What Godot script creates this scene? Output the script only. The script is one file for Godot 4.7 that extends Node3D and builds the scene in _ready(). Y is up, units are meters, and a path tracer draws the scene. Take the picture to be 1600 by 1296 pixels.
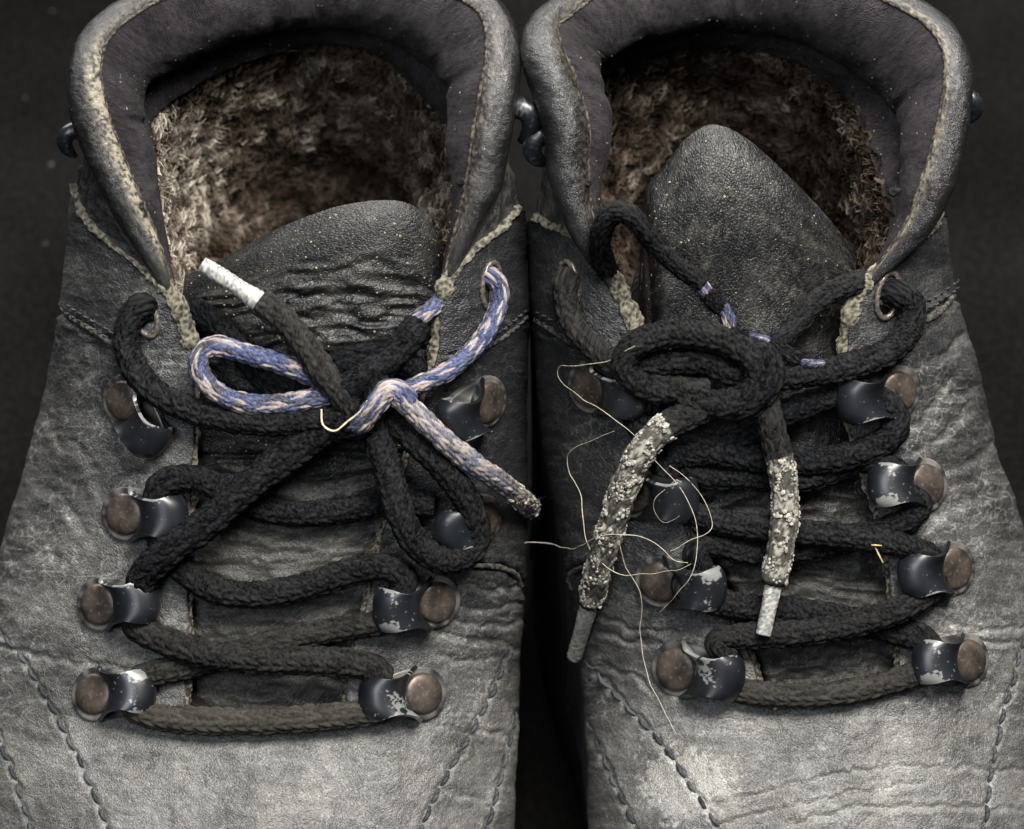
extends Node3D
# A close-up of a pair of worn, laced leather boots on a dark board. Lengths in millimetres are turned into metres by spot().

const DIST := 0.5                      # camera to the middle of the lacing, metres
const PXM := 8000.0                    # photograph pixels per metre there
const PITCH := 0.9075712               # camera looks down 52 degrees
const REF := Vector3(0, 0.12, 0.045)   # middle of the lacing
var back := Vector3(0, sin(PITCH), cos(PITCH))
var lift := Vector3(0, cos(PITCH), -sin(PITCH))
var rng := RandomNumberGenerator.new()
var nz_blotch: FastNoiseLite
var nz_mid: FastNoiseLite
var nz_fine: FastNoiseLite
var nz_warp: FastNoiseLite
var nz_ridge: FastNoiseLite
var nz_cell: FastNoiseLite
var M := {}
var org := Vector3.ZERO
var used := {}
var left := {}
var right := {}
# stroke map: creases (mm) and dust laid on the uppers
const MW := 640
const MH := 380
const MU := -120.0
const MV := 240.0
const MC := 3.0
var relief := PackedFloat32Array()
var dusting := PackedFloat32Array()


func _ready() -> void:
	rng.seed = 4711
	setup_view()
	setup_noise()
	setup_materials()
	build_ground()
	setup_boots()
	lay_strokes()
	build_boot(left)
	build_boot(right)
	build_left_laces()
	build_right_laces()
	build_loose_bits()


# ---------------------------------------------------------------- camera and light
func setup_view() -> void:
	var cam := Camera3D.new()
	cam.name = "camera"
	add_child(cam)
	cam.position = REF + back * DIST
	cam.look_at_from_position(cam.position, REF, Vector3.UP)
	var at := CameraAttributesPhysical.new()
	at.frustum_focal_length = 74.074
	at.frustum_focus_distance = DIST - 0.004
	at.frustum_near = 0.02
	at.frustum_far = 20.0
	at.exposure_aperture = 15.0
	cam.attributes = at
	cam.fov = rad_to_deg(2.0 * atan(0.162))
	cam.near = 0.02
	cam.far = 20.0
	cam.current = true
	var we := WorldEnvironment.new()
	we.name = "world"
	var e := Environment.new()
	e.background_mode = Environment.BG_COLOR
	e.background_color = Color(0.022, 0.023, 0.025).linear_to_srgb()
	e.tonemap_mode = Environment.TONE_MAPPER_LINEAR
	e.tonemap_exposure = 1.1
	e.sdfgi_enabled = true
	e.ssao_enabled = true
	e.ssil_enabled = true
	we.environment = e
	add_child(we)
	softbox("key_softbox", Vector3(0.14, 0.76, 0.06), Vector3(0.0, 0.10, 0.02), Vector2(0.34, 0.26), 1.10, Color(1.0, 0.985, 0.96))
	softbox("back_softbox", Vector3(-0.10, 0.55, -0.50), Vector3(0.0, 0.12, 0.0), Vector2(1.0, 0.28), 0.85, Color(1.0, 0.99, 0.98))
	softbox("fill_softbox", Vector3(-0.22, 0.78, 0.46), Vector3(0.0, 0.10, 0.02), Vector2(0.3, 0.3), 0.22, Color(0.95, 0.975, 1.0))


func softbox(called: String, from: Vector3, to: Vector3, size: Vector2, energy: float, tint: Color) -> void:
	var l := AreaLight3D.new()
	l.name = called
	l.area_size = size
	l.light_energy = energy
	l.light_color = tint
	l.shadow_enabled = true
	add_child(l)
	l.look_at_from_position(from, to, Vector3(0, 0, -1))


# ---------------------------------------------------------------- small helpers
func spot(u: float, v: float, d: float) -> Vector3:
	var k := (DIST - d * 0.001) / DIST
	return REF + back * (d * 0.001) + Vector3((u - 800.0) / PXM * k, 0, 0) + lift * ((648.0 - v) / PXM * k)


func noise(kind: int, freq: float, oct := 3, sd := 1) -> FastNoiseLite:
	var n := FastNoiseLite.new()
	n.noise_type = kind
	n.frequency = freq
	n.seed = sd
	n.fractal_octaves = oct
	if oct < 2:
		n.fractal_type = FastNoiseLite.FRACTAL_NONE
	return n


func setup_noise() -> void:
	nz_blotch = noise(FastNoiseLite.TYPE_SIMPLEX_SMOOTH, 0.007, 4, 3)
	nz_mid = noise(FastNoiseLite.TYPE_SIMPLEX_SMOOTH, 0.03, 3, 5)
	nz_fine = noise(FastNoiseLite.TYPE_SIMPLEX_SMOOTH, 0.16, 2, 9)
	nz_warp = noise(FastNoiseLite.TYPE_SIMPLEX_SMOOTH, 0.012, 2, 21)
	nz_ridge = noise(FastNoiseLite.TYPE_SIMPLEX_SMOOTH, 0.02, 3, 14)
	nz_cell = noise(FastNoiseLite.TYPE_CELLULAR, 0.045, 1, 17)
	nz_cell.cellular_return_type = FastNoiseLite.RETURN_DISTANCE2_SUB
	nz_ridge.fractal_type = FastNoiseLite.FRACTAL_RIDGED


func hash1(a: int, b: int, c := 0) -> float:
	var h := (a * 374761393 + b * 668265263 + c * 1274126177) & 0x7fffffff
	h = ((h ^ (h >> 13)) * 1274126177) & 0x7fffffff
	return float((h ^ (h >> 16)) & 0xffff) / 65535.0


func table(t: Array, v: float, col: int) -> float:
	var n := t.size()
	if v <= t[0][0]:
		return t[0][col]
	if v >= t[n - 1][0]:
		return t[n - 1][col]
	var i := 0
	while t[i + 1][0] < v:
		i += 1
	var a: float = t[i][col]
	var b: float = t[i + 1][col]
	var va: float = t[i][0]
	var vb: float = t[i + 1][0]
	var f := (v - va) / (vb - va)
	var ma := (b - a) / (vb - va)
	var mb := ma
	var m0 := ma
	if i > 0:
		m0 = 0.5 * (ma + (a - float(t[i - 1][col])) / (va - float(t[i - 1][0])))
	if i + 2 < n:
		mb = 0.5 * (ma + (float(t[i + 2][col]) - b) / (float(t[i + 2][0]) - vb))
	var h := vb - va
	var f2 := f * f
	var f3 := f2 * f
	return (2 * f3 - 3 * f2 + 1) * a + (f3 - 2 * f2 + f) * h * m0 + (3 * f2 - 2 * f3) * b + (f3 - f2) * h * mb


func numbered(called: String) -> String:
	if not used.has(called):
		used[called] = 0
		return called
	used[called] += 1
	return "%s_%03d" % [called, used[called]]


func thing(called: String, label: String, category: String, at: Vector3, group := "") -> Node3D:
	var o := Node3D.new()
	o.name = numbered(called)
	o.position = at
	add_child(o)
	o.set_meta("label", label)
	o.set_meta("category", category)
	if group:
		o.set_meta("group", group)
	org = at
	return o


func part(called: String, m: Mesh, mat: Material, parent: Node3D, stuff := false) -> MeshInstance3D:
	var o := MeshInstance3D.new()
	o.name = called
	o.mesh = m
	o.material_override = mat
	parent.add_child(o, true)
	if stuff:
		o.set_meta("kind", "stuff")
	return o


func grid_normals(p: PackedVector3Array, nu: int, nv: int, wrap: bool) -> PackedVector3Array:
	var out := PackedVector3Array()
	out.resize(p.size())
	for r in nv:
		var ra := maxi(r - 1, 0) * nu
		var rb := mini(r + 1, nv - 1) * nu
		for c in nu:
			var ca := c - 1
			var cb := c + 1
			if wrap:
				ca = (ca + nu) % nu
				cb = cb % nu
			else:
				ca = maxi(ca, 0)
				cb = mini(cb, nu - 1)
			out[r * nu + c] = (p[r * nu + cb] - p[r * nu + ca]).cross(p[rb + c] - p[ra + c]).normalized()
	return out


# side: 1 keeps the normals (du x dv), -1 turns them, 0 turns them to the side the camera stands on
func sheet(p: PackedVector3Array, nu: int, nv: int, cols: PackedColorArray, uvs: PackedVector2Array, wrap := false, side := 0, hole := PackedInt32Array(), heights := PackedFloat32Array()) -> ArrayMesh:
	var n := grid_normals(p, nu, nv, wrap)
	if side == 0:
		var s := 0.0
		for i in range(0, p.size(), 7):
			s += n[i].dot(back)
		side = 1 if s >= 0 else -1
	if heights.size():
		for i in p.size():
			p[i] += n[i] * (heights[i] * 0.001 * side)
		n = grid_normals(p, nu, nv, wrap)
	var local := PackedVector3Array()
	local.resize(p.size())
	for i in p.size():
		local[i] = p[i] - org
		if side < 0:
			n[i] = -n[i]
	var idx := PackedInt32Array()
	var last := nu if wrap else nu - 1
	for r in nv - 1:
		for c in last:
			if hole.size() and r < hole[0] and c >= hole[1] and c < hole[2]:
				continue
			var a := r * nu + c
			var b := r * nu + (c + 1) % nu
			var d := a + nu
			var e := b + nu
			if side > 0:
				idx.append_array([a, d, b, b, d, e])
			else:
				idx.append_array([a, b, d, b, e, d])
	var arr := []
	arr.resize(Mesh.ARRAY_MAX)
	arr[Mesh.ARRAY_VERTEX] = local
	arr[Mesh.ARRAY_NORMAL] = n
	if cols.size():
		arr[Mesh.ARRAY_COLOR] = cols
	if uvs.size():
		arr[Mesh.ARRAY_TEX_UV] = uvs
	arr[Mesh.ARRAY_INDEX] = idx
	var m := ArrayMesh.new()
	m.add_surface_from_arrays(Mesh.PRIMITIVE_TRIANGLES, arr)
	return m


func smooth_path(pts: PackedVector3Array, step: float) -> PackedVector3Array:
	var out := PackedVector3Array()
	var n := pts.size()
	for i in n - 1:
		var a := pts[i]
		var b := pts[i + 1]
		var pa := pts[i - 1] if i > 0 else a * 2.0 - b
		var pb := pts[i + 2] if i + 2 < n else b * 2.0 - a
		var k := maxi(2, int(a.distance_to(b) / step * 3.0))
		for j in k:
			out.append(a.cubic_interpolate(b, pa, pb, float(j) / k))
	out.append(pts[n - 1])
	var even := PackedVector3Array([out[0]])
	var need := step
	for i in range(1, out.size()):
		var a := out[i - 1]
		var b := out[i]
		var l := a.distance_to(b)
		var from := 0.0
		while l - from >= need:
			from += need
			even.append(a.lerp(b, from / l))
			need = step
		need -= l - from
	if even[-1].distance_to(out[-1]) > step * 0.3:
		even.append(out[-1])
	return even


# parallel frames along a path: [tangents, sides, ups]
func frames(path: PackedVector3Array) -> Array:
	var tan := PackedVector3Array()
	var sid := PackedVector3Array()
	var ups := PackedVector3Array()
	var n := path.size()
	var up := back
	for i in n:
		var t := (path[mini(i + 1, n - 1)] - path[maxi(i - 1, 0)]).normalized()
		up = (up - t * up.dot(t)).normalized()
		tan.append(t)
		ups.append(up)
		sid.append(t.cross(up))
	return [tan, sid, ups]


func srgb(c: Color) -> Color:
	return c.linear_to_srgb()


# ---------------------------------------------------------------- materials
func mat(called: String, rough: float, metal := 0.0, spec := 0.5) -> StandardMaterial3D:
	var m := StandardMaterial3D.new()
	m.resource_name = called
	m.albedo_color = Color.WHITE
	m.vertex_color_use_as_albedo = true
	m.vertex_color_is_srgb = true
	m.roughness = rough
	m.metallic = metal
	m.metallic_specular = spec
	M[called] = m
	return m


func seamless(kind: int, freq: float, oct: int, sd: int, size: int, ret := -1, warp := 0.0) -> PackedByteArray:
	var n := noise(kind, freq, oct, sd)
	if ret >= 0:
		n.cellular_return_type = ret
		n.cellular_jitter = 1.0
		n.fractal_type = FastNoiseLite.FRACTAL_NONE
	if warp > 0.0:
		n.domain_warp_enabled = true
		n.domain_warp_amplitude = warp
		n.domain_warp_frequency = 0.012
		n.domain_warp_fractal_octaves = 3
	var im := n.get_seamless_image(size, size, false, false, 0.12, true)
	im.convert(Image.FORMAT_L8)
	return im.get_data()


func leather_textures(size: int, f1: float, f2: float, line1: float, line2: float, spec: float, sd: int) -> Array:
	var c1 := seamless(FastNoiseLite.TYPE_CELLULAR, f1, 1, sd, size, FastNoiseLite.RETURN_DISTANCE2_SUB, 26.0)
	var c2 := seamless(FastNoiseLite.TYPE_CELLULAR, f2, 1, sd + 1, size, FastNoiseLite.RETURN_DISTANCE2_SUB, 14.0)
	var sp := seamless(FastNoiseLite.TYPE_SIMPLEX, 0.10, 3, sd + 2, size)
	var big := seamless(FastNoiseLite.TYPE_SIMPLEX_SMOOTH, 0.012, 4, sd + 3, size)
	var col := PackedByteArray()
	var hei := PackedByteArray()
	col.resize(size * size)
	hei.resize(size * size)
	var lut := PackedByteArray()
	lut.resize(1025)
	for i in 1025:
		lut[i] = int(255.0 * pow(i / 1024.0, 1.0 / 2.2))
	for i in size * size:
		var b := big[i] / 255.0
		var a1 := c1[i] / 255.0
		var a2 := c2[i] / 255.0
		var l1 := maxf(0.0, 1.0 - a1 / 0.16)
		var l2 := maxf(0.0, 1.0 - a2 / 0.30)
		var s := sp[i] / 255.0 - 0.5
		var w := clampf(b * 2.4 - 0.7, 0.0, 1.0)
		var val := 0.40 + line1 * l1 * l1 * w + line2 * l2 * (1.2 - w) + spec * s + 0.16 * (b - 0.5)
		col[i] = lut[clampi(int(val * 1024.0), 80, 1024)]
		hei[i] = clampi(int(255.0 * (0.62 - 0.34 * l1 * w - 0.26 * l2 + 0.22 * s + 0.12 * (b - 0.5))), 0, 255)
	var ci := Image.create_from_data(size, size, false, Image.FORMAT_L8, col)
	var hi := Image.create_from_data(size, size, false, Image.FORMAT_L8, hei)
	return [ImageTexture.create_from_image(ci), ImageTexture.create_from_image(hi)]


func setup_materials() -> void:
	var t := leather_textures(1024, 0.045, 0.12, 0.38, 0.18, 0.46, 31)
	var m := mat("leather", 0.43, 0.0, 0.48)
	m.albedo_texture = t[0]
	m.heightmap_enabled = true
	m.heightmap_texture = t[1]
	m.heightmap_scale = 0.028
	var t2 := leather_textures(1024, 0.055, 0.13, 0.46, 0.12, 0.16, 77)
	m = mat("tongue_leather", 0.40, 0.0, 0.42)
	m.albedo_texture = t2[0]
	m.heightmap_enabled = true
	m.heightmap_texture = t2[1]
	m.heightmap_scale = 0.026
	m = mat("roll_leather", 0.30, 0.0, 0.55)
	m.albedo_texture = t2[0]
	m.heightmap_enabled = true
	m.heightmap_texture = t2[1]
	m.heightmap_scale = 0.018
	var fz := NoiseTexture2D.new()
	fz.width = 512
	fz.height = 512
	fz.seamless = true
	fz.noise = noise(FastNoiseLite.TYPE_SIMPLEX, 0.12, 3, 8)
	m = mat("suede", 0.95, 0.0, 0.15)
	m.rim_enabled = true
	m.rim = 0.10
	m.rim_tint = 0.6
	m.heightmap_enabled = true
	m.heightmap_texture = fz
	m.heightmap_scale = 0.05
	m = mat("wool", 0.95, 0.0, 0.1)
	m = mat("raw_edge", 0.95, 0.0, 0.15)
	m = mat("cord", 0.9, 0.0, 0.15)
	m = mat("fibre", 0.9, 0.0, 0.2)
	m = mat("enamel", 0.34, 0.1, 0.6)
	m = mat("rivet_metal", 0.42, 0.6, 0.5)
	m = mat("aglet_plastic", 0.55, 0.1, 0.5)
	m = mat("thread", 0.7, 0.0, 0.3)
	m = mat("mud", 1.0, 0.0, 0.1)
	m = mat("rubber", 0.85, 0.0, 0.3)
	m = mat("board", 0.95, 0.0, 0.12)


# ---------------------------------------------------------------- ground
func build_ground() -> void:
	var im := Image.create_empty(1024, 1024, false, Image.FORMAT_RGB8)
	var bl := seamless(FastNoiseLite.TYPE_SIMPLEX_SMOOTH, 0.006, 5, 61, 1024)
	var sp := seamless(FastNoiseLite.TYPE_SIMPLEX, 0.2, 2, 62, 1024)
	var by := PackedByteArray()
	by.resize(1024 * 1024 * 3)
	for i in 1024 * 1024:
		var k := 17.0 + 14.0 * (bl[i] / 255.0 - 0.5) + 10.0 * (sp[i] / 255.0 - 0.5)
		by[i * 3] = int(k * 1.03)
		by[i * 3 + 1] = int(k)
		by[i * 3 + 2] = int(k * 0.97)
	im = Image.create_from_data(1024, 1024, false, Image.FORMAT_RGB8, by)
	rng.seed = 90
	for k in 420:
		var c := rng.randf_range(0.12, 0.32)
		im.fill_rect(Rect2i(rng.randi() % 1020, rng.randi() % 1020, 1 + rng.randi() % 2, 1 + rng.randi() % 2), Color(c, c * 0.93, c * 0.84))
	var m: StandardMaterial3D = M["board"]
	m.albedo_texture = ImageTexture.create_from_image(im)
	m.vertex_color_use_as_albedo = false
	m.uv1_scale = Vector3(5, 5, 1)
	m.roughness = 0.95
	var b := BoxMesh.new()
	b.size = Vector3(2.4, 0.03, 2.4)
	var o := part("ground", b, m, self)
	o.position = Vector3(0, -0.015, 0)
	m.uv1_scale = Vector3(12, 8, 1)
	o.set_meta("kind", "structure")


# ---------------------------------------------------------------- the two boots, as measured
func setup_boots() -> void:
	# v, left outline, left ridge, left edge, right edge, right ridge, right outline
	left = {
		name = "left", mid = 480.0, throat = 1112.0, tops = [304.0, 330.0], outer = -1,
		rows = [
			[285.0, 112, 300, 116, 815, 690, 818], [320.0, 109, 300, 122, 812, 690, 820], [360.0, 105, 300, 150, 780, 690, 823], [390.0, 101, 300, 186, 740, 690, 825], [420.0, 98, 300, 226, 712, 690, 826],
			[450.0, 95, 300, 259, 697, 690, 827], [490.0, 90, 300, 281, 687, 687, 828], [540.0, 82, 300, 297, 687, 686, 826], [600.0, 70, 302, 302, 670, 670, 824], [650.0, 59, 303, 303, 655, 655, 824],
			[720.0, 40, 300, 300, 637, 637, 825], [800.0, 15, 297, 297, 610, 610, 825], [860.0, 0, 295, 295, 592, 592, 822], [950.0, -22, 292, 292, 572, 572, 818], [1050.0, -42, 290, 290, 545, 545, 813],
			[1130.0, -52, 285, 285, 545, 545, 809], [1200.0, -60, 275, 275, 550, 550, 807], [1296.0, -66, 260, 260, 560, 560, 805], [1450.0, -62, 250, 250, 560, 560, 800], [1600.0, -32, 260, 260, 540, 540, 778],
			[1720.0, 35, 290, 290, 500, 500, 710], [1790.0, 120, 320, 320, 460, 460, 620], [1830.0, 230, 340, 340, 430, 430, 520]],
		ridge = [[285.0, 13.0], [400.0, 10.0], [560.0, 6.0], [720.0, 3.0], [850.0, 1.5], [950.0, 0.4], [1050.0, 0.0], [1130.0, 1.4], [1200.0, 4.2], [1296.0, 8.2], [1450.0, 12.5], [1600.0, 12.0], [1720.0, 6.0], [1790.0, -2.0], [1830.0, -12.0]],
		drop = [[285.0, 22.0, 22.0], [400.0, 25.0, 24.0], [560.0, 29.0, 26.0], [850.0, 34.0, 30.0], [1090.0, 36.0, 33.0], [1296.0, 38.0, 36.0], [1600.0, 34.0, 32.0], [1830.0, 10.0, 10.0]],
		rim = [[266, 458, 7.4, 0.9], [236, 396, 9.0, 2.3], [200, 322, 10.5, 3.4], [168, 250, 12.0, 3.9], [146, 190, 13.5, 4.0], [136, 135, 14.5, 3.9], [142, 86, 13.5, 3.6], [168, 46, 11.0, 3.3], [218, 11, 6.5, 3.1], [300, -22, -4.0, 3.1], [400, -45, -20.0, 3.2], [490, -52, -30.0, 3.2], [600, -42, -22.0, 3.2], [692, -17, -6.0, 3.4], [762, 26, 6.0, 3.9], [780, 80, 11.0, 4.1], [775, 150, 13.0, 4.2], [764, 220, 12.5, 4.2], [752, 290, 11.0, 3.9], [728, 360, 9.5, 2.5], [696, 448, 8.0, 0.9]],
		lap = [1.7, 1.6, 1.4, 1.3, 1.25, 1.15, 1.0, 0.9, 0.8, 0.8, 0.8, 0.8, 0.8, 0.9, 0.9, 1.0, 1.1, 1.15, 1.2, 1.3, 1.5],
		seam = [[268, 458, 6.2], [248, 388, 4.5], [226, 318, 2.0], [212, 255, -1.0], [200, 195, -4.0], [200, 150, -7.0], [215, 128, -11.0], [255, 105, -17.0], [310, 78, -25.0], [380, 55, -33.0], [440, 45, -40.0], [500, 40, -44.0], [560, 44, -42.0], [615, 62, -36.0], [662, 95, -26.0], [702, 125, -16.0], [730, 165, -6.0], [738, 225, 0.0], [733, 290, 4.0], [719, 355, 6.0], [693, 448, 7.0]],
		band = [[270, 458, 4.5], [254, 395, 0.0], [245, 340, -4.0], [242, 280, -9.0], [239, 225, -13.0], [237, 192, -18.0], [250, 172, -23.0], [280, 150, -29.0], [330, 120, -37.0], [400, 90, -45.0], [455, 76, -51.0], [510, 70, -54.0], [565, 76, -52.0], [612, 98, -46.0], [650, 140, -37.0], [687, 182, -28.0], [717, 220, -20.0], [727, 248, -12.0], [724, 297, -6.0], [713, 355, -1.0], [690, 448, 4.5]],
		bottom = [[330, 500, -46.0], [305, 460, -52.0], [300, 430, -62.0], [308, 400, -72.0], [320, 370, -82.0], [335, 340, -90.0], [352, 315, -97.0], [375, 295, -103.0], [405, 280, -107.0], [440, 270, -110.0], [480, 264, -112.0], [515, 262, -112.0], [550, 264, -112.0], [580, 272, -110.0], [605, 285, -107.0], [625, 305, -100.0], [640, 330, -92.0], [650, 355, -84.0], [655, 380, -75.0], [655, 410, -66.0], [660, 450, -54.0]],
		tongue_top = [[288, 432, 1.0], [325, 414, 2.5], [370, 392, 4.5], [420, 364, 6.0], [470, 342, 7.0], [530, 322, 7.5], [590, 313, 7.5], [635, 317, 7.0], [665, 338, 5.5], [684, 372, 3.5], [697, 415, 0.0]],
		tongue = [[430.0, 284, 702, 2.0, 5.0], [500.0, 284, 704, 1.0, 5.0], [600.0, 286, 690, 0.0, 4.0], [720.0, 284, 652, -3.0, 3.5], [850.0, 280, 608, -4.5, 3.0], [1000.0, 276, 575, -6.0, 2.5], [1125.0, 274, 560, -7.0, 2.0]],
	}
	right = {
		name = "right", mid = 1230.0, throat = 1082.0, tops = [346.0, 338.0], outer = 1,
		rows = [
			[285.0, 822, 1000, 824, 1478, 1330, 1480], [320.0, 822, 1000, 826, 1470, 1330, 1480], [345.0, 823, 1000, 845, 1466, 1330, 1481], [365.0, 823, 1000, 893, 1448, 1330, 1482], [390.0, 824, 1000, 922, 1418, 1330, 1484], [420.0, 825, 1000, 948, 1376, 1330, 1488], [470.0, 829, 1000, 975, 1338, 1330, 1498],
			[515.0, 832, 1000, 993, 1328, 1326, 1512], [560.0, 836, 1002, 1000, 1325, 1325, 1526], [640.0, 842, 1010, 1008, 1325, 1325, 1545], [720.0, 852, 1030, 1030, 1345, 1345, 1562], [800.0, 865, 1060, 1060, 1372, 1372, 1592], [860.0, 875, 1085, 1085, 1386, 1386, 1612],
			[950.0, 895, 1125, 1125, 1396, 1396, 1634], [1050.0, 909, 1180, 1180, 1406, 1406, 1650], [1130.0, 914, 1180, 1180, 1412, 1412, 1658], [1200.0, 917, 1170, 1170, 1420, 1420, 1666], [1296.0, 918, 1160, 1160, 1430, 1430, 1672], [1450.0, 924, 1160, 1160, 1430, 1430, 1665], [1600.0, 955, 1170, 1170, 1420, 1420, 1640],
			[1720.0, 1030, 1210, 1210, 1400, 1400, 1570], [1790.0, 1110, 1250, 1250, 1370, 1370, 1480], [1830.0, 1200, 1280, 1280, 1340, 1340, 1390]],
		ridge = [[285.0, 13.0], [400.0, 10.0], [560.0, 6.0], [720.0, 3.0], [850.0, 1.5], [950.0, 0.4], [1050.0, 0.2], [1130.0, 2.0], [1200.0, 4.6], [1296.0, 8.4], [1450.0, 12.5], [1600.0, 12.0], [1720.0, 6.0], [1790.0, -2.0], [1830.0, -12.0]],
		drop = [[285.0, 22.0, 22.0], [400.0, 24.0, 25.0], [560.0, 26.0, 29.0], [850.0, 30.0, 34.0], [1090.0, 33.0, 36.0], [1296.0, 36.0, 38.0], [1600.0, 32.0, 34.0], [1830.0, 10.0, 10.0]],
		rim = [[956, 446, 7.8, 0.9], [910, 360, 9.4, 2.6], [888, 275, 11.0, 4.0], [885, 205, 13.0, 4.3], [867, 140, 13.5, 4.5], [847, 82, 12.5, 4.2], [855, 42, 9.5, 3.6], [900, 8, 4.0, 3.3], [970, -22, -9.0, 3.2], [1060, -45, -22.0, 3.2], [1130, -52, -30.0, 3.2], [1210, -48, -28.0, 3.2], [1290, -35, -18.0, 3.2], [1375, -4, -3.0, 3.2], [1450, 37, 6.0, 3.2], [1487, 88, 11.0, 3.4], [1491, 150, 13.0, 3.5], [1480, 220, 13.0, 3.6], [1462, 285, 12.0, 3.8], [1430, 360, 10.4, 2.7], [1364, 438, 8.2, 0.9]],
		lap = [1.8, 1.85, 1.9, 1.9, 1.85, 1.5, 1.1, 0.9, 0.8, 0.8, 0.8, 0.8, 0.8, 0.8, 0.9, 1.0, 1.05, 1.1, 1.2, 1.5, 1.7],
		seam = [[960, 446, 6.8], [924, 352, 5.0], [918, 280, 3.0], [918, 215, 0.0], [914, 160, -4.0], [912, 120, -8.0], [930, 95, -13.0], [962, 75, -20.0], [1010, 58, -29.0], [1070, 48, -37.0], [1125, 46, -42.0], [1190, 50, -42.0], [1255, 66, -37.0], [1310, 92, -28.0], [1355, 125, -19.0], [1392, 165, -11.0], [1420, 205, -6.0], [1434, 245, -1.0], [1428, 295, 3.0], [1404, 360, 5.5], [1358, 438, 7.2]],
		band = [[962, 448, 4.5], [928, 362, -1.0], [921, 300, -6.0], [922, 240, -12.0], [918, 190, -18.0], [916, 150, -23.0], [930, 128, -28.0], [960, 105, -34.0], [1010, 85, -42.0], [1070, 76, -49.0], [1120, 74, -53.0], [1180, 78, -53.0], [1240, 96, -48.0], [1290, 124, -40.0], [1325, 155, -32.0], [1345, 195, -25.0], [1358, 235, -18.0], [1372, 275, -11.0], [1388, 312, -5.0], [1388, 365, 0.0], [1354, 440, 4.5]],
		bottom = [[985, 500, -46.0], [965, 460, -54.0], [962, 430, -64.0], [968, 400, -74.0], [978, 370, -84.0], [992, 340, -92.0], [1010, 315, -99.0], [1035, 297, -105.0], [1065, 283, -109.0], [1095, 275, -112.0], [1125, 271, -113.0], [1160, 271, -113.0], [1195, 277, -112.0], [1225, 288, -109.0], [1250, 302, -104.0], [1272, 322, -98.0], [1290, 345, -90.0], [1302, 370, -80.0], [1310, 395, -70.0], [1315, 430, -60.0], [1318, 480, -48.0]],
		tongue_top = [[992, 430, -3.0], [1006, 350, 1.0], [1028, 285, 4.0], [1056, 235, 6.0], [1086, 206, 7.0], [1118, 195, 7.0], [1162, 213, 6.5], [1214, 257, 5.5], [1262, 305, 4.0], [1308, 357, 1.5], [1338, 402, -3.0]],
		tongue = [[430.0, 984, 1344, -4.0, 9.0], [520.0, 984, 1330, -3.0, 7.0], [620.0, 994, 1334, -3.0, 5.0], [720.0, 1018, 1358, -4.0, 4.0], [850.0, 1070, 1400, -5.0, 3.0], [1000.0, 1150, 1420, -6.0, 2.5], [1105.0, 1170, 1426, -7.0, 2.0]],
	}


# height (mm towards the viewer) of a boot's upper at a measured spot
func upper_d(b: Dictionary, u: float, v: float) -> float:
	var rows: Array = b.rows
	return section(u, table(rows, v, 1), table(rows, v, 2), table(rows, v, 5), table(rows, v, 6), table(b.ridge, v, 1), table(b.drop, v, 1), table(b.drop, v, 2), v > float(b.throat))


func section(u: float, s0: float, e0: float, e1: float, s1: float, top: float, d0: float, d1: float, crowned: bool) -> float:
	if u < e0:
		var s := clampf((e0 - u) / (e0 - s0), 0.0, 1.0)
		return top - d0 * (1.0 - sqrt(1.0 - s * s))
	if u > e1:
		var s := clampf((u - e1) / (s1 - e1), 0.0, 1.0)
		return top - d1 * (1.0 - sqrt(1.0 - s * s))
	if not crowned:
		return top - 1.0
	var x := (u - 0.5 * (e0 + e1)) / (0.5 * (e1 - e0))
	return top + 1.3 * pow(1.0 - x * x, 2.0)


func on_upper(b: Dictionary, u: float, v: float, h := 0.0) -> Vector3:
	return spot(u, v, upper_d(b, u, v) + h)


func upper_normal(b: Dictionary, u: float, v: float) -> Vector3:
	var a := on_upper(b, u + 4, v) - on_upper(b, u - 4, v)
	var c := on_upper(b, u, v - 4) - on_upper(b, u, v + 4)
	return a.cross(c).normalized()


# ---------------------------------------------------------------- creases and dust on the uppers
func stroke(pts: Array, depth: float, width: float, dust := 0.0, dwidth := 0.0) -> void:
	var reach := maxf(width * 3.0, dwidth * 1.6)
	for i in pts.size() - 1:
		var a := Vector2(pts[i][0], pts[i][1])
		var b := Vector2(pts[i + 1][0], pts[i + 1][1])
		var ab := b - a
		var l2 := maxf(ab.length_squared(), 0.01)
		var x0 := clampi(int((minf(a.x, b.x) - reach - MU) / MC), 0, MW - 1)
		var x1 := clampi(int((maxf(a.x, b.x) + reach - MU) / MC), 0, MW - 1)
		var y0 := clampi(int((minf(a.y, b.y) - reach - MV) / MC), 0, MH - 1)
		var y1 := clampi(int((maxf(a.y, b.y) + reach - MV) / MC), 0, MH - 1)
		for y in range(y0, y1 + 1):
			for x in range(x0, x1 + 1):
				var q := Vector2(MU + x * MC, MV + y * MC)
				var qq := q + Vector2(nz_mid.get_noise_2d(q.x, q.y), nz_mid.get_noise_2d(q.y + 300, q.x)) * 7.0
				var f := clampf((qq - a).dot(ab) / l2, 0.0, 1.0)
				var r := qq.distance_to(a + ab * f)
				var at := y * MW + x
				var w := r / width
				var h := -depth * (exp(-w * w) - 0.28 * exp(-(w - 1.9) * (w - 1.9)))
				if absf(h) > absf(relief[at]):
					relief[at] = h
				if dust != 0.0:
					var k := dust * exp(-pow(r / dwidth, 2.0))
					if absf(k) > absf(dusting[at]):
						dusting[at] = k


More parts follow.
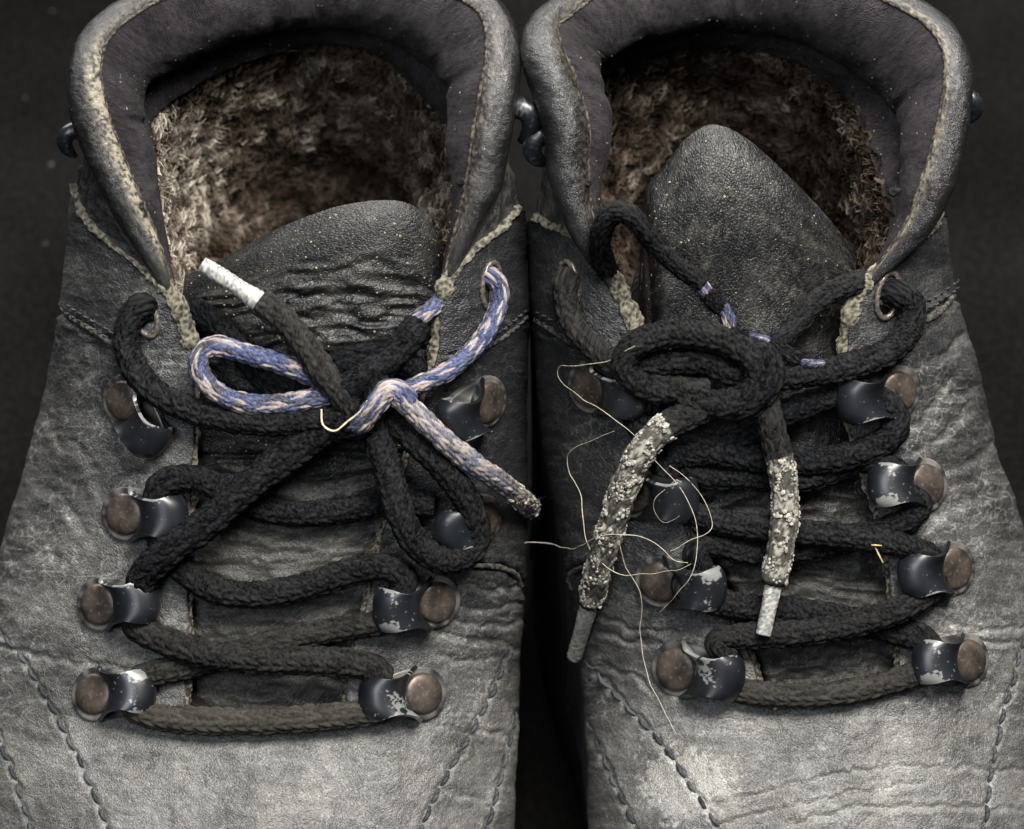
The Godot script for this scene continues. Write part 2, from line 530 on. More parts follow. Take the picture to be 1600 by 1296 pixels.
func patch(u: float, v: float, r: float, amount: float) -> void:
	for y in range(clampi(int((v - 2 * r - MV) / MC), 0, MH - 1), clampi(int((v + 2 * r - MV) / MC), 0, MH - 1) + 1):
		for x in range(clampi(int((u - 2 * r - MU) / MC), 0, MW - 1), clampi(int((u + 2 * r - MU) / MC), 0, MW - 1) + 1):
			var q := Vector2(MU + x * MC, MV + y * MC)
			var f := q.distance_to(Vector2(u, v)) / r + 0.45 * nz_mid.get_noise_2d(q.x, q.y)
			dusting[y * MW + x] += amount * (1.0 - smoothstep(0.75, 1.05, f + 0.5 * nz_fine.get_noise_2d(q.x * 0.7, q.y * 0.7)))


func map_at(m: PackedFloat32Array, u: float, v: float) -> float:
	var x := clampf((u - MU) / MC, 0.0, MW - 1.01)
	var y := clampf((v - MV) / MC, 0.0, MH - 1.01)
	var i := int(x)
	var j := int(y)
	var fx := x - i
	var fy := y - j
	var at := j * MW + i
	return lerpf(lerpf(m[at], m[at + 1], fx), lerpf(m[at + MW], m[at + MW + 1], fx), fy)


func seams() -> Dictionary:
	return {
		left = [
			[[-40, 945], [0, 988], [40, 1040], [80, 1105], [120, 1180], [150, 1250], [172, 1310]],
			[[-30, 1110], [0, 1158], [22, 1215], [38, 1265], [50, 1310]],
			[[806, 1012], [792, 1030], [768, 1085], [738, 1140], [705, 1200], [672, 1262], [655, 1310]],
			[[806, 1110], [798, 1150], [788, 1200], [770, 1255], [758, 1300]]],
		right = [
			[[912, 1028], [930, 1050], [965, 1090], [1005, 1130], [1050, 1185], [1090, 1245], [1135, 1310]],
			[[916, 1120], [930, 1160], [950, 1205], [975, 1255], [1000, 1310]],
			[[1604, 985], [1588, 1050], [1568, 1110], [1553, 1180], [1545, 1240], [1536, 1310]]],
	}


func lay_strokes() -> void:
	relief.resize(MW * MH)
	dusting.resize(MW * MH)
	var s := seams()
	for b in [s.left, s.right]:
		for line in b:
			stroke(line, 0.42, 4.5, 0.14, 9.0)
	# left boot
	for c in [[[690, 938], [740, 955], [780, 952], [812, 940]], [[700, 965], [750, 980], [790, 978], [815, 968]], [[690, 992], [740, 1003], [785, 1005], [810, 1015]], [[720, 915], [770, 925], [815, 915]], [[690, 1025], [730, 1035], [770, 1030]],
			[[-10, 1008], [80, 1030], [160, 1042], [215, 1050]], [[640, 1130], [700, 1140], [790, 1150]], [[690, 1235], [740, 1250], [770, 1262]]]:
		stroke(c, 0.42, 5.4, 0.13, 8.0)
	stroke([[742, 884], [780, 886], [806, 898], [826, 925]], 1.1, 7.0, -0.3, 8.0)
	stroke([[88, 488], [120, 505], [150, 525], [186, 545]], 0.9, 6.0, 0.1, 8.0)
	stroke([[150, 545], [140, 575], [120, 590]], 0.8, 12.0)
	for c in [[[20, 880], [60, 860], [100, 880]], [[60, 760], [110, 800], [150, 860]], [[110, 690], [150, 740], [160, 790]], [[60, 640], [100, 700], [140, 720]]]:
		stroke(c, 0.25, 8.0, 0.12, 10.0)
	patch(500, 1210, 60, 0.12)
	patch(60, 900, 70, 0.1)
	patch(730, 1150, 26, -0.25)
	patch(480, 1265, 40, 0.1)
	patch(770, 1250, 14, 0.5)
	# right boot
	for c in [[[1040, 1290], [1100, 1262], [1190, 1240], [1300, 1212], [1400, 1198], [1500, 1200], [1610, 1206]], [[1090, 1300], [1200, 1270], [1330, 1240], [1440, 1225]], [[1480, 975], [1540, 985], [1610, 982]], [[1470, 1010], [1540, 1002], [1610, 1008]], [[1230, 1290], [1340, 1262], [1480, 1262], [1600, 1268]],
			[[930, 960], [990, 985], [1060, 990]], [[920, 985], [980, 1002], [1040, 1010]], [[935, 1040], [1000, 1060], [1020, 1085]], [[1010, 1150], [1080, 1120], [1180, 1130]]]:
		stroke(c, 0.42, 4.6, 0.17, 8.0)
	for c in [[[1400, 690], [1450, 650], [1490, 590]], [[1430, 710], [1480, 680], [1520, 630]], [[1440, 570], [1480, 560], [1510, 520]], [[1450, 820], [1510, 780], [1560, 770]], [[1480, 620], [1530, 610]], [[1470, 740], [1530, 720], [1556, 690]]]:
		stroke(c, 0.45, 8.0, 0.16, 9.0)
	stroke([[1432, 500], [1462, 486], [1500, 462]], 0.9, 6.0, 0.1, 8.0)
	stroke([[828, 500], [860, 520], [900, 540], [940, 560]], 0.9, 6.0, 0.05, 8.0)
	stroke([[868, 920], [885, 900], [905, 888], [930, 880]], 1.1, 7.0, -0.2, 8.0)
	patch(1065, 1228, 62, 0.75)
	patch(1132, 1212, 32, 0.30)
	patch(1180, 1160, 50, 0.08)
	patch(1330, 1150, 60, -0.08)
	patch(1380, 1230, 24, 0.12)


# ---------------------------------------------------------------- building one boot
func build_boot(b: Dictionary) -> void:
	var is_left: bool = b.name == "left"
	var mid: float = b.mid
	var base := spot(mid, 900, 0)
	base.y = 0.0
	var label := "left worn black leather boot tied with a blue and pink cord, tongue slumped low" if is_left else "right worn black leather boot, its tongue standing up, pale dust spot on toe"
	var o := thing("leather_boot", label, "boot", base, "pair of worn leather boots")
	b.node = o
	var up := build_upper(b, o)
	build_edges(b, o)
	build_collar(b, o)
	build_lining(b, o)
	build_tongue(b, o)
	build_hooks(b, o)
	build_stitches(b, up)
	build_sole(b, o)


func leather_tone(b: Dictionary, u: float, v: float, x: float) -> Color:
	# x: 0 at the lacing, 1 at the side
	var dust := 0.0
	if v < 480:
		dust = 0.16
	elif v < 1000:
		dust = 0.12 + 0.33 * (v - 480.0) / 520.0
	else:
		dust = 0.45 + 0.06 * clampf((v - 1000.0) / 120.0, 0.0, 1.0)
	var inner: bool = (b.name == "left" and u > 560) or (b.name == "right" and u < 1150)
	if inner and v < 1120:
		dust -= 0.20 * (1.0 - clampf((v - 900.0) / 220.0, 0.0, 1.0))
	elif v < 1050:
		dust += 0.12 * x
	var streak := nz_ridge.get_noise_2d(u * 0.45 + v * 0.10 + 300.0, v * 1.5 - u * 0.12) - 0.25
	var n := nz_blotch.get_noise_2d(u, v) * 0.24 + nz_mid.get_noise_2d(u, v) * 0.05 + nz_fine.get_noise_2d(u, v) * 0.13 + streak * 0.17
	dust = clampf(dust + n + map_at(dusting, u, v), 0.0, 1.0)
	var dark := Color(0.042, 0.043, 0.046)
	var pale := Color(0.55, 0.55, 0.54)
	if v > 470 and v < 1120:
		# dry cracks, a net of pale lines
		var cell := nz_cell.get_noise_2d(u + nz_warp.get_noise_2d(u * 3.0, v * 3.0) * 14.0, v * 1.15)
		var net := 1.0 - smoothstep(-0.98, -0.84, cell)
		var where := clampf(0.38 + 1.4 * nz_blotch.get_noise_2d(u + 400.0, v) + (0.15 if not inner else -0.2), 0.0, 1.0)
		dust = clampf(dust - 0.06 + net * 0.40 * where, 0.0, 1.0)
	var warm := 0.5 + 0.5 * nz_blotch.get_noise_2d(v * 1.3 + 900.0, u)
	pale = pale.lerp(Color(0.62, 0.55, 0.42), 0.35 * warm)
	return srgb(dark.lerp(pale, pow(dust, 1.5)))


func build_upper(b: Dictionary, o: Node3D) -> MeshInstance3D:
	var rows: Array = b.rows
	var vs := PackedFloat32Array()
	var v := 285.0
	while v < 1312.0:
		vs.append(v)
		v += 2.0
	while v < 1830.0:
		vs.append(v)
		v += 14.0
	vs.append(1830.0)
	var nsk := 10
	var na := 165
	var nm := 120
	var nu := nsk + na + nm + na + nsk
	var nv := vs.size()
	var p := PackedVector3Array()
	var cols := PackedColorArray()
	var uvs := PackedVector2Array()
	var hs := PackedFloat32Array()
	p.resize(nu * nv)
	cols.resize(nu * nv)
	uvs.resize(nu * nv)
	hs.resize(nu * nv)
	var first_mid := nsk + na
	for r in nv:
		v = vs[r]
		var vl := maxf(v, b.tops[0])
		var vr := maxf(v, b.tops[1])
		var s0 := table(rows, vl, 1)
		var e0 := table(rows, vl, 2)
		var a0 := table(rows, vl, 3)
		var a1 := table(rows, vr, 4)
		var e1 := table(rows, vr, 5)
		var s1 := table(rows, vr, 6)
		var top := table(b.ridge, vl, 1)
		var d0 := table(b.drop, vl, 1)
		var d1 := table(b.drop, vr, 2)
		var top1 := table(b.ridge, vr, 1)
		a0 = clampf(a0, s0 + 1.0, 2000.0)
		a1 = clampf(a1, 0.0, s1 - 1.0)
		var ang0 := asin(clampf((e0 - a0) / (e0 - s0), 0.0, 0.999))
		var ang1 := asin(clampf((a1 - e1) / (s1 - e1), 0.0, 0.999))
		var crowned := v > float(b.throat)
		var arc := 0.0
		var before := Vector3.ZERO
		for c in nu:
			var q: Vector3
			var u := 0.0
			var x := 0.0
			if c < nsk or c >= nu - nsk:
				var lefty := c < nsk
				u = s0 if lefty else s1
				var s := spot(u, vl if lefty else vr, (top - d0) if lefty else (top1 - d1))
				var t := float(nsk - c) / nsk if lefty else float(c - (nu - nsk - 1)) / nsk
				var is_outer: bool = lefty == (int(b.outer) < 0)
				q = s.lerp(Vector3(s.x, minf(0.02, s.y), s.z), t)
				q.x += (-1.0 if lefty else 1.0) * (0.004 if is_outer else -0.0015) * sin(t * 2.2)
				x = 1.0
			elif c < first_mid:
				var t := float(c - nsk) / (na - 1)
				var an := lerpf(PI * 0.5, ang0, t)
				u = e0 - (e0 - s0) * sin(an)
				q = spot(u, vl, top - d0 * (1.0 - cos(an)))
				x = 1.0 - t
			elif c < first_mid + nm:
				var t := float(c - first_mid + 1) / (nm + 1)
				u = lerpf(a0, a1, t)
				q = spot(u, v, section(u, s0, e0, e1, s1, top, d0, d1, crowned))
			else:
				var t := float(c - first_mid - nm) / (na - 1)
				var an := lerpf(ang1, PI * 0.5, t)
				u = e1 + (s1 - e1) * sin(an)
				q = spot(u, vr, top1 - d1 * (1.0 - cos(an)))
				x = t
			var at := r * nu + c
			p[at] = q
			if c > 0:
				arc += q.distance_to(before)
			before = q
			uvs[at] = Vector2(arc * 1000.0 / 62.0 + nz_warp.get_noise_2d(u, v) * 0.010 + (0.37 if b.name == "right" else 0.0), v / 8.0 / 62.0)
			var h := 0.55 * nz_blotch.get_noise_2d(u * 1.2 + 77.0, v) + 0.22 * nz_mid.get_noise_2d(u, v + 50.0) + 0.05 * nz_fine.get_noise_2d(u + 9.0, v)
			if v < 1320.0:
				h += map_at(relief, u, v)
			hs[at] = h
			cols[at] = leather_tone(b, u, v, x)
	var throat: float = b.throat
	var cut := 0
	while vs[cut] < throat:
		cut += 1
	var hole := PackedInt32Array([cut, first_mid - 1, first_mid + nm])
	return part("upper", sheet(p, nu, nv, cols, uvs, false, 0, hole, hs), M["leather"], o)


# tone: [dark, pale, base, share of noise, share along the length]
func toned(tone: Array, f: float, nn: float) -> Color:
	var a: Color = tone[0]
	return srgb(a.lerp(tone[1], clampf(float(tone[2]) + float(tone[3]) * nn + float(tone[4]) * f, 0.0, 1.0)))


# a rough cord-like strip (raw leather edge, piping, welt)
func strip(path: PackedVector3Array, radii: PackedFloat32Array, rough: float, tone: Array, flat := 1.0, around := 12, step := 0.00045, grain := 8000.0) -> ArrayMesh:
	var pp := smooth_path(path, step)
	var fr := frames(pp)
	var n := pp.size()
	var p := PackedVector3Array()
	var cols := PackedColorArray()
	var uvs := PackedVector2Array()
	for ii in n + 4:
		var i := clampi(ii - 2, 0, n - 1)
		var f := float(i) / (n - 1)
		var k := f * (radii.size() - 1)
		var ki := mini(int(k), radii.size() - 2)
		var r := lerpf(radii[ki], radii[ki + 1], k - ki) * 0.001 * (0.02 if ii == 0 or ii == n + 3 else 0.9 if ii == 1 or ii == n + 2 else 1.0)
		var sd: Vector3 = fr[1][i]
		var upv: Vector3 = fr[2][i]
		for j in around:
			var a := TAU * j / around
			var at := (pp[i] + (sd * cos(a) + upv * sin(a)) * r) * grain
			var nn := nz_fine.get_noise_3dv(at)
			var rr := r * (1.0 + rough * nn)
			p.append(pp[i] + sd * cos(a) * rr + upv * sin(a) * rr * flat)
			cols.append(toned(tone, f, nn))
			uvs.append(Vector2(float(j) / around * 0.3, i * step * 16.0))
	return sheet(p, around, n + 4, cols, uvs, true, -1)


func build_edges(b: Dictionary, o: Node3D) -> void:
	for side in 2:
		var start := 287.0 if b.name == "left" and side == 0 else 322.0 if b.name == "left" else 337.0 if side == 0 else 330.0
		# the slanting top edge is dark and thin, the edge along the lacing pale and frayed
		for run in [[start, 425.0], [417.0, float(b.throat) + 4.0]]:
			var pts := PackedVector3Array()
			var rad := PackedFloat32Array()
			var v: float = run[0]
			while v <= run[1]:
				var a := table(b.rows, v, 3 if side == 0 else 4)
				a = clampf(a, table(b.rows, v, 1) + 2.0, table(b.rows, v, 6) - 2.0)
				pts.append(on_upper(b, a + (2.0 if side == 0 else -2.0) + 3.0 * nz_mid.get_noise_2d(v * 2.0, side * 90.0), v, -0.2))
				var w := 0.5 + 0.5 * nz_mid.get_noise_2d(v * 1.7, side * 300.0 + 50.0)
				rad.append((1.05 if v < 425 else 1.7 if v < 590 else 0.95) * (0.5 + 0.95 * w))
				v += 11.0
			var top: bool = run[1] < 430.0
			var tone := [Color(0.028, 0.027, 0.025), Color(0.20, 0.19, 0.15), 0.42, 0.9, 0.15] if top else [Color(0.03, 0.028, 0.025), Color(0.24, 0.222, 0.17), 0.52, 1.1, -0.4]
			part("raw_edge", strip(pts, rad, 0.26, tone, 0.42, 28, 0.0003, 4600.0 if top else 6500.0), M["raw_edge"], o)
	var lines := [[[742, 884], [780, 887], [806, 898], [824, 916]], [[88, 482], [122, 503], [152, 522], [190, 546]], [[690, 562], [745, 548], [790, 524], [826, 496]]] if b.name == "left" else [[[870, 922], [884, 902], [905, 889], [930, 884]], [[1432, 507], [1466, 490], [1503, 462]], [[832, 500], [870, 521], [912, 546], [950, 562]]]
	for line in lines:
		var pts := PackedVector3Array()
		for q in line:
			pts.append(on_upper(b, clampf(q[0], table(b.rows, q[1], 1) + 5.0, table(b.rows, q[1], 6) - 5.0), q[1], 0.1))
		part("panel_edge", strip(pts, PackedFloat32Array([0.5, 0.6, 0.55, 0.5]), 0.3, [Color(0.03, 0.029, 0.028), Color(0.16, 0.15, 0.13), 0.3, 0.8, 0.0], 0.9, 12, 0.0004, 5200.0), M["raw_edge"], o)


func ring(list: Array) -> PackedVector3Array:
	var out := PackedVector3Array()
	for q in list:
		out.append(spot(q[0], q[1], q[2]))
	return out


func lower_band(b: Dictionary) -> Array:
	var out := []
	for i in b.band.size():
		var q: Array = b.band[i]
		out.append([q[0], q[1], lerpf(b.seam[i][2], q[2], 0.5)])
	return out


# points at even fractions along the measured list
func along(list: PackedVector3Array, n: int) -> PackedVector3Array:
	var out := PackedVector3Array()
	var m := list.size()
	for i in n:
		var f := float(i) / (n - 1) * (m - 1)
		var k := mini(int(f), m - 2)
		var a := list[k]
		var b := list[k + 1]
		var pa := list[k - 1] if k > 0 else a * 2.0 - b
		var pb := list[k + 2] if k + 2 < m else b * 2.0 - a
		out.append(a.cubic_interpolate(b, pa, pb, f - k))
	return out


func build_collar(b: Dictionary, o: Node3D) -> void:
	var n := 620
	var rim := along(ring(b.rim), n)
	var seam := along(ring(b.seam), n)
	var band := along(ring(lower_band(b)), n)
	var rad := PackedFloat32Array()
	var lap := PackedFloat32Array()
	for i in n:
		var f: float = float(i) / (n - 1) * (b.rim.size() - 1)
		var k := mini(int(f), b.rim.size() - 2)
		rad.append(lerpf(b.rim[k][3], b.rim[k + 1][3], f - k) * 0.001)
		lap.append(lerpf(b.lap[k], b.lap[k + 1], f - k))
	var sd := 40.0 if b.name == "left" else 700.0
	# outward direction at each rim point, away from the lining seam
	var outw := PackedVector3Array()
	var upw := PackedVector3Array()
	for i in n:
		var t := (rim[mini(i + 1, n - 1)] - rim[maxi(i - 1, 0)]).normalized()
		var w := (rim[i] - seam[i])
		w = (w - t * w.dot(t)).normalized()
		outw.append(w)
		var x := t.cross(w)
		upw.append(x if x.dot(Vector3(0, 1, 0.4)) > 0 else -x)
	# leather roll: from the outside, over the rim, to the suede seam
	var na := 34
	var p := PackedVector3Array()
	var cols := PackedColorArray()
	var uvs := PackedVector2Array()
	for i in n:
		var f := float(i) / (n - 1)
		for j in na:
			var a := lerpf(-2.3, lap[i], float(j) / (na - 1))  # 0 points outward, positive turns up and inward
			var nn := nz_mid.get_noise_3d(i * 1.1, j * 3.0, sd)
			var fn := nz_fine.get_noise_3d(i * 1.4, j * 4.0, sd)
			var rg := nz_ridge.get_noise_2d(i * 5.0 + sd, j * 2.2)
			var r := rad[i] * (1.0 + 0.08 * nn + 0.02 * fn + 0.02 * rg)
			p.append(rim[i] + outw[i] * cos(a) * r + upw[i] * sin(a) * r)
			uvs.append(Vector2(i * 0.0098, j * 0.010))
			var dust := 0.22 + 0.3 * nn + 0.25 * fn
			var wear := 0.0
			if b.name == "left" and f < 0.33:
				wear = smoothstep(0.0, 0.08, f) * (1.0 - smoothstep(0.24, 0.36, f)) * exp(-pow((a - lap[i] + 0.25) / 0.5, 2.0))
				wear *= clampf(0.75 + 2.2 * fn + 1.3 * nn, 0.0, 1.6)
			elif b.name == "right" and f > 0.62:
				wear = 0.55 * exp(-pow((a - lap[i] + 0.15) / 0.3, 2.0)) * clampf(0.7 + 1.5 * fn, 0.0, 1.3)
			else:
				wear = 0.25 * exp(-pow((a - lap[i] + 0.3) / 0.5, 2.0)) * clampf(0.4 + 1.6 * fn, 0.0, 1.3)
			var c := Color(0.022, 0.022, 0.024).lerp(Color(0.20, 0.19, 0.17), clampf(dust, 0.0, 1.0) * 0.20)
			cols.append(srgb(c.lerp(Color(0.62, 0.54, 0.40), clampf(wear, 0.0, 1.0))))
	part("collar_roll", sheet(p, na, n, cols, uvs, false, -1 if b.name == "x" else 0), M["roll_leather"], o)
	# ruched seam where the suede meets the leather
	var pts := PackedVector3Array()
	var rr := PackedFloat32Array()
	for i in range(0, n, 3):
		var w := 0.5 + 0.5 * nz_fine.get_noise_2d(i * 5.0, sd)
		pts.append(rim[i] + outw[i] * cos(lap[i]) * rad[i] + upw[i] * sin(lap[i]) * (rad[i] * 1.0))
		rr.append(0.18 + 0.24 * w)
	var tone := [Color(0.022, 0.019, 0.021), Color(0.20, 0.175, 0.14), 0.22, 0.8, 0.0]
	part("collar_seam", strip(pts, rr, 0.5, tone, 1.0, 8, 0.0005), M["raw_edge"], o)
	# suede: puffed from the roll to the first seam, then the lower band
	var nb := 60
	p = PackedVector3Array()
	cols = PackedColorArray()
	uvs = PackedVector2Array()
	var center := spot(b.mid, 330, -30)
	for i in n:
		var start := rim[i] + outw[i] * cos(lap[i]) * rad[i] * 0.98 + upw[i] * sin(lap[i]) * rad[i] * 0.96
		var inw := (center - seam[i]).normalized()
		var w1 := seam[i] - start
		var pad := clampf(w1.length() * 0.34, 0.0004, 0.0052)
		var w2 := band[i] - seam[i]
		var pad2 := clampf(w2.length() * 0.16, 0.0001, 0.0012)
		# quilted panels along the padding
		var fi := float(i) / (n - 1)
		var q := absf(sin(fi * 11.0 + 0.9))
		var quilt := 0.88 + 0.12 * smoothstep(0.0, 0.16, q)
		for j in nb:
			var t := float(j) / (nb - 1)
			var q3: Vector3
			if t < 0.62:
				var s := t / 0.62
				q3 = start + w1 * s + (inw * 0.75 + upw[i] * 0.5) * pad * quilt * pow(sin(PI * pow(s, 0.85)), 0.8)
			else:
				var s := (t - 0.62) / 0.38
				q3 = seam[i] + w2 * s + inw * pad2 * pow(sin(PI * s), 0.5)
			var nn := nz_mid.get_noise_3d(i * 1.6, j * 2.4, sd + 9.0)
			q3 += inw * 0.00035 * nn
			p.append(q3)
			var k := clampf(0.35 + 0.5 * nn + 0.55 * nz_fine.get_noise_3d(i * 2.0, j * 3.0, sd), 0.0, 1.0)
			cols.append(srgb(Color(0.013, 0.0115, 0.013).lerp(Color(0.066, 0.058, 0.064), k)))
			uvs.append(Vector2(i * 0.022, j * 0.022))
	for q in ([[724, 284, 12.0], [720, 352, 10.0]] if b.name == "left" else [[914, 288, 12.0], [1398, 300, 10.0], [908, 362, 9.5]]):
		var at := spot(q[0], q[1], q[2])
		part("thread_knot", strip(PackedVector3Array([at + Vector3(-0.0011, 0, 0), at + back * 0.0006, at + Vector3(0.0011, 0.0006, 0)]), PackedFloat32Array([0.5, 0.95, 0.8, 0.5]), 0.5, [Color(0.008, 0.008, 0.009), Color(0.05, 0.048, 0.045), 0.3, 0.6, 0.0], 1.0, 12, 0.0003), M["cord"], o)
		for k in 50:
			add_fibre(at, Vector3(rng.randf() - 0.5, rng.randf() - 0.5, rng.randf()).normalized(), back, false, 2.0)
	flush_fuzz(o)
	var lining_p := p.duplicate()
	var suede := part("suede_lining", sheet(p, nb, n, cols, uvs), M["suede"], o)
	var ln := grid_normals(lining_p, nb, n, false)
	var spots := PackedVector3Array()
	var ups := PackedVector3Array()
	rng.seed = 31 + int(sd)
	for k in 420:
		var at := (rng.randi() % (n - 2) + 1) * nb + 2 + rng.randi() % (nb - 4)
		spots.append(lining_p[at])
		ups.append(ln[at] if ln[at].dot(back) > 0 else -ln[at])
	crumbs("lint", spots, ups, 0.03, 0.16, suede, Color(0.30, 0.28, 0.25))
	for side in 2:
		var v_top := 287.0 if b.name == "left" and side == 0 else 322.0 if b.name == "left" else 337.0 if side == 0 else 332.0
		var v_low := 462.0
		p = PackedVector3Array()
		cols = PackedColorArray()
		uvs = PackedVector2Array()
		var hs := PackedFloat32Array()
		for i in 90:
			var t := i / 89.0
			var k := int(t * n * 0.19)
			if side == 1:
				k = n - 1 - k
			var v := lerpf(v_low, v_top, pow(t, 0.75))
			var u := clampf(table(b.rows, v, 3 + side), table(b.rows, v, 1) + 2.0, table(b.rows, v, 6) - 2.0)
			var e := on_upper(b, u, v, -0.9) + Vector3(0, -0.0008, 0)
			var r := rim[k] + outw[k] * rad[k] * 0.5 - back * rad[k] * 0.3
			for j in 40:
				var s := j / 39.0
				p.append(r.lerp(e, s) + back * 0.0012 * sin(PI * s))
				var w := nz_mid.get_noise_2d(i * 4.0 + sd, j * 4.0)
				hs.append(0.4 * w + 0.25 * nz_ridge.get_noise_2d(i * 3.0, j * 3.0 + sd))
				cols.append(srgb(Color(0.05, 0.051, 0.053).lerp(Color(0.25, 0.24, 0.22), clampf(0.22 + 0.6 * w + 0.25 * nz_fine.get_noise_2d(i * 3.0, j * 3.0), 0.0, 1.0))))
				uvs.append(Vector2(i * 0.008, j * 0.008))
		part("shaft_flap", sheet(p, 40, 90, cols, uvs, false, 0, PackedInt32Array(), hs), M["leather"], o)
	# outside of the shaft behind, down to the sole
	var ns := 22
	var low := []
	for q in b.bottom:
		low.append([q[0], q[1], -44.0 + (float(q[2]) + 44.0) * 0.5])
	var bot := along(ring(low), n)
	p = PackedVector3Array()
	cols = PackedColorArray()
	uvs = PackedVector2Array()
	for i in range(int(n * 0.13), int(n * 0.87), 3):
		for j in ns:
			var t := float(j) / (ns - 1)
			var away := Vector3(rim[i].x - center.x, 0, rim[i].z - center.z).normalized()
			var a := rim[i] + outw[i] * rad[i] * 0.4
			var m := band[i] + away * 0.006
			var c := bot[i] + away * 0.010
			var q3: Vector3
			if t < 0.35:
				q3 = a.lerp(m, t / 0.35)
			elif t < 0.7:
				q3 = m.lerp(c, (t - 0.35) / 0.35) + away * 0.006 * sin(PI * (t - 0.35) / 0.35)
			else:
				q3 = c.lerp(Vector3(c.x, minf(c.y, 0.022), c.z), (t - 0.7) / 0.3)
			p.append(q3)
			cols.append(srgb(Color(0.05, 0.05, 0.048)))
			uvs.append(Vector2(i * 0.011, t * 1.6))
	part("shaft", sheet(p, ns, p.size() / ns, cols, uvs), M["leather"], o)


func build_lining(b: Dictionary, o: Node3D) -> void:
	var n := 260
	var band := along(ring(lower_band(b)), n)
	var low := []
	for q in b.bottom:
		low.append([q[0], q[1], -44.0 + (float(q[2]) + 44.0) * 0.5])
	var bot := along(ring(low), n)
	var center := spot(b.mid, 330, -60)
	var sd := 11.0 if b.name == "left" else 57.0
	var nw := 90
	var nf := 20
	var nv := nw + nf
	var p := PackedVector3Array()
	var cols := PackedColorArray()
	var hs := PackedFloat32Array()
	var mid_floor := spot(float(b.mid) + 10.0, 470, -70)
	for i in n:
		var inw := (center - band[i]).normalized()
		for j in nv:
			var q: Vector3
			if j < nw:
				var t := float(j) / (nw - 1)
				q = band[i].lerp(bot[i], t) - inw * 0.007 * sin(PI * pow(t, 0.8)) - inw * 0.0015
			else:
				var t := float(j - nw + 1) / nf
				q = bot[i].lerp(mid_floor, t) - Vector3(0, 0.004 * sin(t * 1.5), 0)
			p.append(q)
			var wx := q.x * 1000.0
			var wy := q.y * 1000.0
			var wz := q.z * 1000.0
			hs.append(wool_height(wx, wy, wz, sd))
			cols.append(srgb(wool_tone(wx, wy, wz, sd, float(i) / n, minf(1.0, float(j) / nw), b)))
	var lining := part("wool_lining", sheet(p, nv, n, cols, PackedVector2Array(), false, 0, PackedInt32Array(), hs), M["wool"], o)
	# matted tufts
	var nn := grid_normals(p, nv, n, false)
	var strand := strand_mesh()
	var mm := MultiMesh.new()
	mm.transform_format = MultiMesh.TRANSFORM_3D
	mm.use_colors = true
	mm.mesh = strand
	mm.instance_count = 30000
	rng.seed = 300 + int(sd)
	for k in mm.instance_count:
		var i := rng.randi() % (n - 2) + 1
		var j := int(pow(rng.randf(), 0.8) * (nv - 12)) + 9
		var at := i * nv + j
		var nrm := nn[at]
		if nrm.dot(center - p[at]) < 0:
			nrm = -nrm
		var q := p[at]
		var fl := nz_warp.get_noise_3d(q.x * 1900.0, q.y * 1900.0, q.z * 1900.0 + sd)
		var t := (p[at + 1] - p[at - 1]).normalized()
		var s := nrm.cross(t).normalized()
		var ang := fl * 5.5 + rng.randf_range(-0.5, 0.5)
		var dir := (t * cos(ang) + s * sin(ang)) * 1.0 + nrm * rng.randf_range(-0.04, 0.10)
		dir = dir.normalized()
		var zz := dir.cross(nrm).normalized()
		var len := rng.randf_range(0.35, 0.9)
		var bas := Basis(dir * len, zz.cross(dir).normalized() * rng.randf_range(0.6, 2.0), zz * rng.randf_range(0.7, 1.4))
		mm.set_instance_transform(k, Transform3D(bas, q + nrm * rng.randf_range(0.0, 0.0008) - org))
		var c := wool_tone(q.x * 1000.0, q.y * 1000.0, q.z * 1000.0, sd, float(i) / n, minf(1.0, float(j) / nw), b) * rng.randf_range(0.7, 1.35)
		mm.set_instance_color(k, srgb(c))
	var mi := MultiMeshInstance3D.new()
	mi.name = "wool_tufts"
	mi.multimesh = mm
	mi.material_override = M["fibre"]
	mi.set_meta("kind", "stuff")
	lining.add_child(mi)


func wool_height(x: float, y: float, z: float, sd: float) -> float:
	var w := nz_warp.get_noise_3d(x * 6.0, y * 6.0, z * 6.0 + sd) * 26.0
	return 2.6 * nz_mid.get_noise_3d(x * 5.0 + w, y * 11.0 - w, z * 5.0 + sd) + 0.5 * nz_mid.get_noise_3d(x * 18.0 + w, y * 30.0, z * 18.0 + sd)


func wool_tone(x: float, y: float, z: float, sd: float, f: float, t: float, b: Dictionary) -> Color:
	var w := nz_warp.get_noise_3d(x * 5.0, y * 5.0, z * 5.0 + sd) * 30.0
	var k := 0.42 + 0.75 * nz_mid.get_noise_3d(x * 2.4 + w, y * 7.0 - w, z * 2.4 + sd + 30.0)
	k += 0.30 * nz_blotch.get_noise_3d(x * 18.0, y * 18.0, z * 18.0 + sd)
	if b.name == "left":
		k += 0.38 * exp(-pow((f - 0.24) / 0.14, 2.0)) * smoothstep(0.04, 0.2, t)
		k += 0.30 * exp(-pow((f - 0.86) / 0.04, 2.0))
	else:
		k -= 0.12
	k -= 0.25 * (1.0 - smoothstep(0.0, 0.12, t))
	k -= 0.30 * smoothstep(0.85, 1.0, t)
	k = clampf(k, 0.0, 1.0)
	var c := Color(0.024, 0.018, 0.014).lerp(Color(0.098, 0.075, 0.058), smoothstep(0.0, 0.5, k))
	return c.lerp(Color(0.48, 0.43, 0.36), smoothstep(0.5, 1.0, k))


